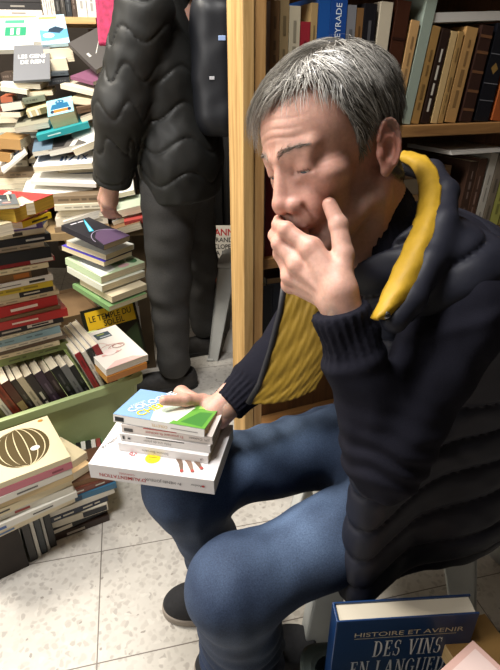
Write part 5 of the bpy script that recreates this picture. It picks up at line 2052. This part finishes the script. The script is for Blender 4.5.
# ------------------------------------------------------------------ table and heap of books at the back
U1, V1 = rot2(14)
TB = thing('table', 'wooden trestle table buried under the heap of books', 'table', (-1.02, 2.32, 0), (0, 0, R_(14)))
MB().box((-.85, -.36, .66), (.52, .50, .69)).build('tabletop', plain('#8a7350', .6, var=.1), TB)
for sx in (-.80, .47):
    for sy in (-.32, .46):
        MB().box((sx - .025, sy - .025, 0), (sx + .025, sy + .025, .66)).build('leg', plain('#5b4a34', .6), TB)
BS = thing('book_display_stand', 'stepped dark stand holding up the back of the book heap', 'stand', (-1.02, 2.32, 0), (0, 0, R_(14)))
for k, (y0, y1, zt_) in enumerate(((.02, .20, .84), (.20, .38, 1.0), (.38, .50, 1.16))):
    MB().box((-.84, y0, .691), (.50, y1, zt_)).build('step', plain('#3b2f26', .8), BS)

GHS = 'loose books making up the support stacks of the heap'
pal = ['#c9bfa6', '#8a6d48', '#d8cfba', '#4b4440', '#b8a47c', '#26252a', '#9aa0a0', '#6a3a2c', '#cabd9c', '#3c4a5e', '#d5ccb4', '#7d6b55', '#a9b0a4', '#54222a', '#dad4c4']
cn = {'#c9bfa6': 'bone', '#8a6d48': 'tan brown', '#d8cfba': 'ivory', '#4b4440': 'charcoal', '#b8a47c': 'sand', '#26252a': 'black', '#9aa0a0': 'cool grey', '#6a3a2c': 'russet', '#cabd9c': 'parchment',
      '#3c4a5e': 'dusk blue', '#d5ccb4': 'eggshell', '#7d6b55': 'mud brown', '#a9b0a4': 'sage grey', '#54222a': 'burgundy', '#dad4c4': 'off-white'}
ordn = ['lowest', 'second', 'third', 'fourth', 'fifth', 'sixth', 'seventh', 'eighth', 'ninth', 'tenth']
cols = [('left edge stack of the table front', (-.56, -.34), .69, 8), ('front stack left of centre', (-.30, -.35), .69, 6), ('front stack under the pale papers', (-.03, -.34), .69, 5), ('front stack beside the coat hem', (.25, -.34), .69, 5),
        ('second row stack at the frame edge', (-.58, -.14), .69, 11), ('second row stack behind the white papers', (-.31, -.13), .69, 8), ('second row stack below the teal book', (-.03, -.13), .69, 8), ('second row stack by the coat sleeve', (.25, -.13), .69, 8),
        ('first step stack at the frame edge', (-.62, .04), .84, 9), ('first step stack below the propped book', (-.36, .04), .84, 8), ('first step stack below the robot book', (-.10, .04), .84, 6), ('first step stack by the coat sleeve', (.17, .04), .84, 6),
        ('upper step stack at the frame edge', (-.58, .23), 1.0, 7), ('upper step stack behind the grey book', (-.30, .23), 1.0, 6), ('upper step stack below the seascape book', (-.02, .23), 1.0, 6), ('upper step stack by the pink scarf', (.25, .23), 1.0, 6)]
rr = random.Random(11)
for where, (lx, ly), z0, n in cols:
    rows = []
    for i in range(n):
        c = rr.choice(pal)
        sp = rr.choice(['near', 'near', 'far'])
        rows.append(('%s book, %s from the foot of the %s' % (cn[c], ordn[min(i, 9)] if i < 10 else 'topmost', where) if i < n - 1 else '%s book on top of the %s' % (cn[c], where),
                     .20 + rr.uniform(-.02, .05), .15 + rr.uniform(-.01, .02), rr.uniform(.016, .034), c, {'spine_side': sp}, rr.uniform(-.015, .015), rr.uniform(-.012, .012), rr.uniform(-9, 9)))
    base = Vector((-1.02, 2.32, 0)) + U1 * lx + V1 * ly
    stack(rows, base, U1, V1, z0 + .001, GHS, where)

GH2 = 'books thrown on top of the heap'


def heap(lab, A, B, d, ny, T, c, tilt, **k):
    """near top edge between two pixels at distance d (a number or a pair)"""
    da, db = [2.02 + (q - 1.66) * .55 for q in (d if isinstance(d, tuple) else (d, d))]
    a, b = on_y(*A, da), on_y(*B, db)
    return place(book(lab, (b - a).length, ny, T, c, group=GH2, gloss=.6, **k), a, b, tilt, T)


heap('grey book with white block lettering propped up on the heap', (13, 81), (50, 79), (2.18, 2.22), .20, .012, '#6b6d72', 42, marks=False, page='#d6d0c0',
     top=[('t', '#e2e2e0', 'LES GENS', .5, .66, .030, 0, .9, .015), ('t', '#e2e2e0', 'DE RIEN', .52, .50, .030, 0, .9, .015)])
heap('white book with green title box behind the grey propped book', (-4, 50), (36, 49), (2.42, 2.46), .20, .02, '#dcdccf', 40, marks=False, top=[('r', '#2f8f6a', .18, .42, .72, .70), ('r', '#dfe6d8', .32, .46, .40, .66), ('r', '#dfe6d8', .48, .46, .56, .66), ('r', '#4fa184', .16, .82, .66, .92)])
heap('white fore-edged book right of the green title box', (33, 42), (47, 42), (2.45, 2.46), .16, .05, '#d9d5c8', 30, marks=False)
heap('pale blue seascape paperback on the upper heap', (42, 45), (70, 43), (2.44, 2.5), .16, .016, '#a9c8dc', 46, marks=False,
     top=[('p', '#5f9cc8', [(0, .1), (1, .2), (1, .5), (.5, .42), (0, .5)]), ('p', '#22364a', [(.3, .42), (.7, .36), (.9, .5), (.6, .6), (.35, .52)]), ('r', '#c7c46a', .05, .86, .7, .94), ('e', '#e6eef0', .3, .3, .2, .08)])
heap('thick cream paged book under the seascape paperback', (43, 50), (72, 48), (2.40, 2.46), .14, .05, '#d8d0ba', 6, spine_side='far')
heap('white book below the thick cream one on the heap', (46, 60), (66, 58), (2.36, 2.4), .14, .045, '#dedad0', 4, spine_side='far', marks=False)
heap('dark grey book with yellow flash and pen leaning by the pink scarf', (68, 43), (96, 70), (2.36, 2.22), .22, .022, '#4a4644', 30, marks=False, page='#d3c9b4',
     top=[('p', '#ddc51c', [(.18, .80), (.5, .70), (.56, .86), (.24, .96)]), ('p', '#d6d3cd', [(.28, .55), (.31, .52), (.62, .24), (.60, .28)]), ('r', '#c9c6c0', .5, .10, .62, .15)])
heap('small slate book lying under the white one on the heap', (50, 72), (68, 71), (2.30, 2.34), .14, .016, '#4a5258', 6)
heap('black spined book below the small slate one', (48, 79), (69, 77), (2.28, 2.32), .14, .022, '#23262a', 4)
heap('glossy violet pink book lying by the coat sleeve', (70, 76), (93, 82), (2.30, 2.20), .15, .014, '#7a4a66', 14, marks=False)
heap('long pale book with open leaves under the violet pink one', (60, 84), (95, 92), (2.26, 2.16), .16, .018, '#cfc6b2', 10, spine_side='far')
heap('white paged volume low at the left of the heap', (0, 86), (27, 90), (2.16, 2.18), .16, .018, '#d9d4c6', 4, spine_side='far')
heap('white journal lying under the grey propped book', (0, 82), (40, 84), (2.20, 2.24), .16, .02, '#dcd8cc', 5, spine_side='far')
heap('rust red spined book on the left of the heap', (0, 97), (12, 97), (2.16, 2.18), .14, .022, '#a55a3c', 4, marks=False)
heap('dark covered book with white pages at the left of the heap', (0, 104), (21, 101), (2.10, 2.12), .16, .03, '#3a3734', 3, spine_side='far', page='#d8d2c2')
heap('black book under the dark covered one at the left', (0, 112), (20, 112), (2.08, 2.10), .16, .02, '#2a2826', 3, spine_side='far')
# thick block with the blue figure
heap('thick pocket book with a blue robot-like figure on its cover', (48, 117), (74, 111), (2.02, 2.06), .115, .07, '#4aa2b4', 28, spine_side='left', page='#c9bb92', hard=False,
     top=[('r', '#8fc4cf', .0, .0, 1, 1), ('e', '#1d5f86', .5, .78, .17, .14), ('p', '#1d5f86', [(.2, .68), (.8, .68), (.86, .36), (.12, .36)]), ('r', '#d8702f', .24, .14, .80, .32), ('e', '#dfe8e4', .44, .80, .03, .02), ('e', '#dfe8e4', .56, .80, .03, .02),
          ('e', '#1d2f4a', .18, .22, .07, .10), ('e', '#1d2f4a', .84, .22, .07, .10)])
heap('teal book under the thick robot-figure pocket book', (36, 136), (88, 122), (1.98, 2.06), .14, .024, '#1f8d92', 10, near=[('r', '#bfe3e0', .2, .4, .45, .6)])
heap('grey covered book with white page edges left of the teal one', (14, 128), (48, 122), (2.02, 2.06), .15, .022, '#8d8a78', 14, spine_side='far', page='#cfc9b8')
heap('white striped spine book behind the teal book', (26, 112), (48, 106), (2.10, 2.14), .12, .024, '#c9b98e', 12, near=[('r', '#e9e5da', .1, 0, .2, 1), ('r', '#e9e5da', .4, 0, .5, 1), ('r', '#6f6a4a', .6, 0, .9, 1)])
heap('blue-grey covered book at the middle of the heap', (32, 152), (52, 149), (1.92, 1.95), .15, .02, '#5d7182', 16, spine_side='far', marks=False, page='#ddd8ca')
heap('dark photo book with long white page edge on the heap', (48, 151), (86, 143), (1.94, 1.98), .14, .024, '#55504c', 16, spine_side='far', page='#e3dfd4', top=[('p', '#c9c4bc', [(.55, 0), (.7, 0), (.9, 1), (.75, 1)]), ('p', '#1f1d1d', [(.1, .2), (.4, .1), (.5, .7), (.2, .8)])])
heap('white book standing tilted against the coat', (72, 150), (96, 140), (1.96, 1.98), .16, .03, '#e2e0d8', 24, spine_side='far', marks=False)
heap('white book with blue lettering below the dark photo book', (33, 167), (92, 163), (1.86, 1.92), .15, .022, '#e6e4de', 12, spine_side='far', top=[('r', '#34507a', .42, .3, .47, .7), ('r', '#34507a', .50, .3, .53, .7), ('p', '#34507a', [(.56, .3), (.60, .3), (.68, .7), (.64, .7)]), ('r', '#34507a', .72, .3, .75, .7), ('p', '#34507a', [(.78, .3), (.81, .3), (.90, .7), (.87, .7)]), ('p', '#34507a', [(.87, .3), (.90, .3), (.81, .7), (.78, .7)]), ('p', '#b9483c', [(.5, .8), (.7, .75), (.75, .95), (.55, 1)]), ('p', '#8b98aa', [(.05, .3), (.25, .5), (.2, .9), (.0, .8)])])
heap('thick tan board book at the left of the heap', (-6, 138), (20, 140), (1.94, 1.96), .16, .04, '#a07c4a', 3, spine_side='near', marks=False)
heap('second tan board book under the thick one', (-6, 152), (10, 154), (1.92, 1.93), .16, .035, '#9a7440', 3, marks=False)
heap('white pamphlet with blue letters sticking out of the left of the heap', (2, 172), (26, 152), (1.86, 1.92), .12, .010, '#dfdcd4', 14, marks=False, top=[('r', '#3d5c86', .2, .45, .35, .7), ('r', '#3d5c86', .42, .4, .5, .75), ('r', '#3d5c86', .58, .45, .8, .6)])
heap('large blank white folder spread across the heap front', (22, 193), (92, 196), (1.76, 1.86), .20, .014, '#e8e5dc', 14, marks=False)
heap('white folded sheets behind the large folder', (30, 181), (96, 184), (1.82, 1.90), .16, .016, '#e4e1d8', 10, marks=False)
heap('cream paperback at the hem of the coat', (82, 203), (116, 207), (1.80, 1.86), .13, .022, '#d3c69e', 10, spine_side='far')
heap('cream leafed book under the large folder', (62, 206), (90, 203), (1.78, 1.82), .13, .02, '#cdbd94', 8, spine_side='far')
heap('large pale photo book with thick white page edge', (63, 222), (112, 206), (1.66, 1.78), .17, .03, '#d9d2c4', 7, spine_side='far', page='#e4dfd2', top=[('p', '#8d8488', [(.1, .3), (.7, .2), (.8, .6), (.3, .8)]), ('p', '#b58a78', [(.5, .6), (.8, .5), (.85, .8), (.6, .9)])])
heap('tan thick book under the pale photo book', (62, 236), (108, 222), (1.68, 1.78), .16, .045, '#b89a66', 5, spine_side='far', page='#cbb182')
heap('small dark book below the tan thick one', (58, 246), (80, 240), (1.70, 1.74), .14, .022, '#4a4038', 4)
heap('white book with grey lettering at the knee of the standing person', (112, 222), (140, 212), (1.80, 1.86), .14, .03, '#d8d6cc', 8, spine_side='far')
heap('white booklet by the hand of the standing person', (106, 196), (134, 190), (1.92, 1.96), .14, .02, '#dedbd2', 10, spine_side='far')
heap('pale green book at the right end of the table', (112, 212), (146, 204), (1.78, 1.82), .14, .03, '#b9c4ae', 8, spine_side='far')
heap('red backed book sticking out behind the trouser leg', (124, 222), (152, 216), (1.74, 1.78), .14, .022, '#a8403a', 5)
heap('brown paperback low behind the space book', (104, 232), (140, 222), (1.70, 1.74), .14, .03, '#7d5f40', 4, spine_side='far')
heap('brown cloth book in the gap right of the robot-figure book', (76, 108), (96, 104), (2.12, 2.16), .14, .024, '#5d4530', 6)
heap('cream book with deckled edge above the brown cloth one', (70, 98), (95, 100), (2.18, 2.18), .14, .022, '#cbbf9f', 8, spine_side='far')
heap('grey green paperback in the gap below the rust red book', (22, 99), (44, 95), (2.16, 2.2), .14, .022, '#6f7666', 8)
heap('tan paperback jutting out under the white journal', (26, 92), (52, 90), (2.22, 2.26), .14, .02, '#a88c5e', 6, spine_side='far')
heap('dark umber book behind the white journal on the left', (0, 73), (12, 72), (2.28, 2.30), .14, .03, '#3b2e24', 4)
heap('white-edged novel tucked against the sleeve below the deckled one', (80, 118), (97, 112), (2.08, 2.10), .14, .02, '#8a7f70', 8, spine_side='far')

# ---- shelf on the back wall with a row of books
S1, S2 = rot2(9)
SW_ = on_y(-10, 15.5, 2.78)
o = thing('wall_shelf', 'pine wall shelf above the heap of books', 'shelf')
M = Matrix((S1, S2, Vector((0, 0, 1)))).transposed().to_4x4()
M.translation = SW_
o.matrix_world = M
MB().box((-.5, 0, -.028), (.48, .22, 0)).build('board', wood_mat('pine_board', '#b98d52', '#dcb981', 0), o)
for sx in (-.46, .42):
    MB().box((sx, .17, -SW_.z), (sx + .04, .22, -.0365)).build('upright', M_PINED, o)
GW = 'books standing on the wall shelf above the heap'
xx = -.06
for T, c, lab in ((.022, '#2a2e2a', 'dark green spine first in the wall shelf row'), (.02, '#1c1b1b', 'black spine second in the wall shelf row'), (.024, '#4a4a40', 'olive grey spine third in the wall shelf row'), (.018, '#8e2a3a', 'crimson spine before the lying black books on the wall shelf')):
    stand(lab, T, .20, .14, SW_ + S1 * xx + S2 * .02, S1, S2, c, 0, group=GW)
    xx += T + .002
z0 = 0.001
for T, c, lab in ((.026, '#d9d3cd', 'white book lowest of those lying on the wall shelf'), (.028, '#1f1c1d', 'black book lying above the white one on the wall shelf'), (.028, '#231f20', 'black book with a red title lying on the wall shelf'), (.03, '#1a1919', 'black book topping the lying pile on the wall shelf')):
    o = book(lab, .20, .14, T, c, group=GW, near=[('r', '#a8343c' if 'red' in lab else '#8d8880', .3, .35, .62, .6)])
    p = SW_ + S1 * (xx + .102) + S2 * .02 + Vector((0, 0, z0 + T))
    place(o, p - S1 * .1, p + S1 * .1, 0, T)
    z0 += T + .001
xx += .207
for T, c, lab in ((.018, '#dcd9d2', 'white spine right of the lying pile on the wall shelf'), (.018, '#d3d0ca', 'second white spine right of the lying pile'), (.016, '#cfc9c0', 'pale spine between white and black on the wall shelf'), (.022, '#2c2a28', 'black spine in the right half of the wall shelf row'),
                  (.022, '#3a352f', 'dark brown spine in the right half of the wall shelf row'), (.026, '#23262a', 'blue-black spine before the wide white ones on the wall shelf'), (.022, '#4a3a30', 'brown spine before the wide white ones'), (.045, '#e2ded6', 'wide white spine near the pink scarf'), (.045, '#dcd8d0', 'second wide white spine by the pink scarf')):
    stand(lab, T, .21, .14, SW_ + S1 * xx + S2 * .02, S1, S2, c, 0, group=GW)
    xx += T + .002

# ------------------------------------------------------------------ dark cupboard and encyclopedia behind the standing person
o = thing('cupboard', 'black cupboard in the gap behind the standing person', 'cupboard', (-.12, 3.06, 0), (0, 0, 0))
MB().box((-.62, 0, 0), (.55, .42, 1.62)).build('carcass', plain('#0d0c0c', .7), o)
for sx in (-.62, -.03):
    d = MB().box((sx + .01, -.018, .06), (sx + .575, 0, 1.58)).build('door', plain('#100f0f', .6), o, bevel=.003)
    MB().box((sx + .28, -.03, .9), (sx + .295, -.018, 1.05)).build('handle', plain('#2a2826', .4), d)
for i, (c, lab) in enumerate((('#a32b2b', 'red book lying on the black cupboard'), ('#d9d4c8', 'white book lying on the red one on the cupboard'))):
    q = Vector((-.24, 3.05, 1.62 + .045 * (i + 1)))
    place(book(lab, .30, .2, .042, c, group='books on top of the black cupboard'), q, q + Vector((.30, 0, 0)), 0, .042)
q = on_y(197, 291, 2.62)
o = thing('encyclopedia', 'large white illustrated encyclopedia standing beyond the grey stool', 'book')
W_, Hh_ = .26, .36
M = Matrix.Translation((q.x, q.y, q.z)) @ Matrix.Rotation(R_(78), 4, 'X')
o.matrix_world = M
mb = MB().box((0, 0, 0), (W_, Hh_, .003)).box((0, 0, .037), (W_, Hh_, .04)).box((0, 0, 0), (.003, Hh_, .04))
cv = mb.build('cover', plain('#d6d0c4', .4), o)
MB().box((.0035, .003, .0035), (W_ - .003, Hh_ - .003, .0365)).build('page_block', page_mat('#ded6c4'), o)
put_art(cv, 'cover_lettering', [('t', '#b3262a', 'SAVANNE', .5, .90, .050, 0, .95, .02), ('t', '#1f1c1c', 'LA GRANDE', .5, .79, .034, 0, 1.0, .015), ('t', '#1f1c1c', 'ENCYCLOPEDIE', .5, .69, .034, 0, .9, .015), ('t', '#1f1c1c', 'DE LA BETE', .5, .595, .034, 0, 1.0, .015), ('t', '#1f1c1c', 'DU MARCHAND', .5, .50, .034, 0, .9, .015),
                                ('r', '#5d2a22', .04, .03, .96, .42), ('e', '#b0563a', .5, .22, .28, .14)], W_, Hh_, lambda u, v, z: (u, v, .04 + z))
o = thing('low_table', 'low dark table carrying the white encyclopedia', 'table', (q.x + .05, q.y + .12, 0))
MB().box((-.3, -.16, q.z - .045), (.35, .2, q.z - .02)).build('tabletop', plain('#1c1715', .6), o)
for sx in (-.27, .32):
    for sy in (-.13, .17):
        MB().box((sx - .02, sy - .02, 0), (sx + .02, sy + .02, q.z - .0455)).build('leg', plain('#1c1715', .6), o)
o = thing('paper_sheet', 'white folded paper leaning at the foot of the pine post', 'paper', tuple(on_z(228, 352, 0)))
mesh_obj('sheet', [(-.03, 0, 0), (.05, .02, 0), (.05, .05, .14), (.0, .03, .10), (-.03, .004, 0), (.05, .024, 0), (.05, .054, .14), (.0, .034, .10)],
         [(0, 1, 2, 3), (7, 6, 5, 4), (0, 4, 5, 1), (1, 5, 6, 2), (2, 6, 7, 3), (3, 7, 4, 0)], plain('#d8d6d0', .7), o)
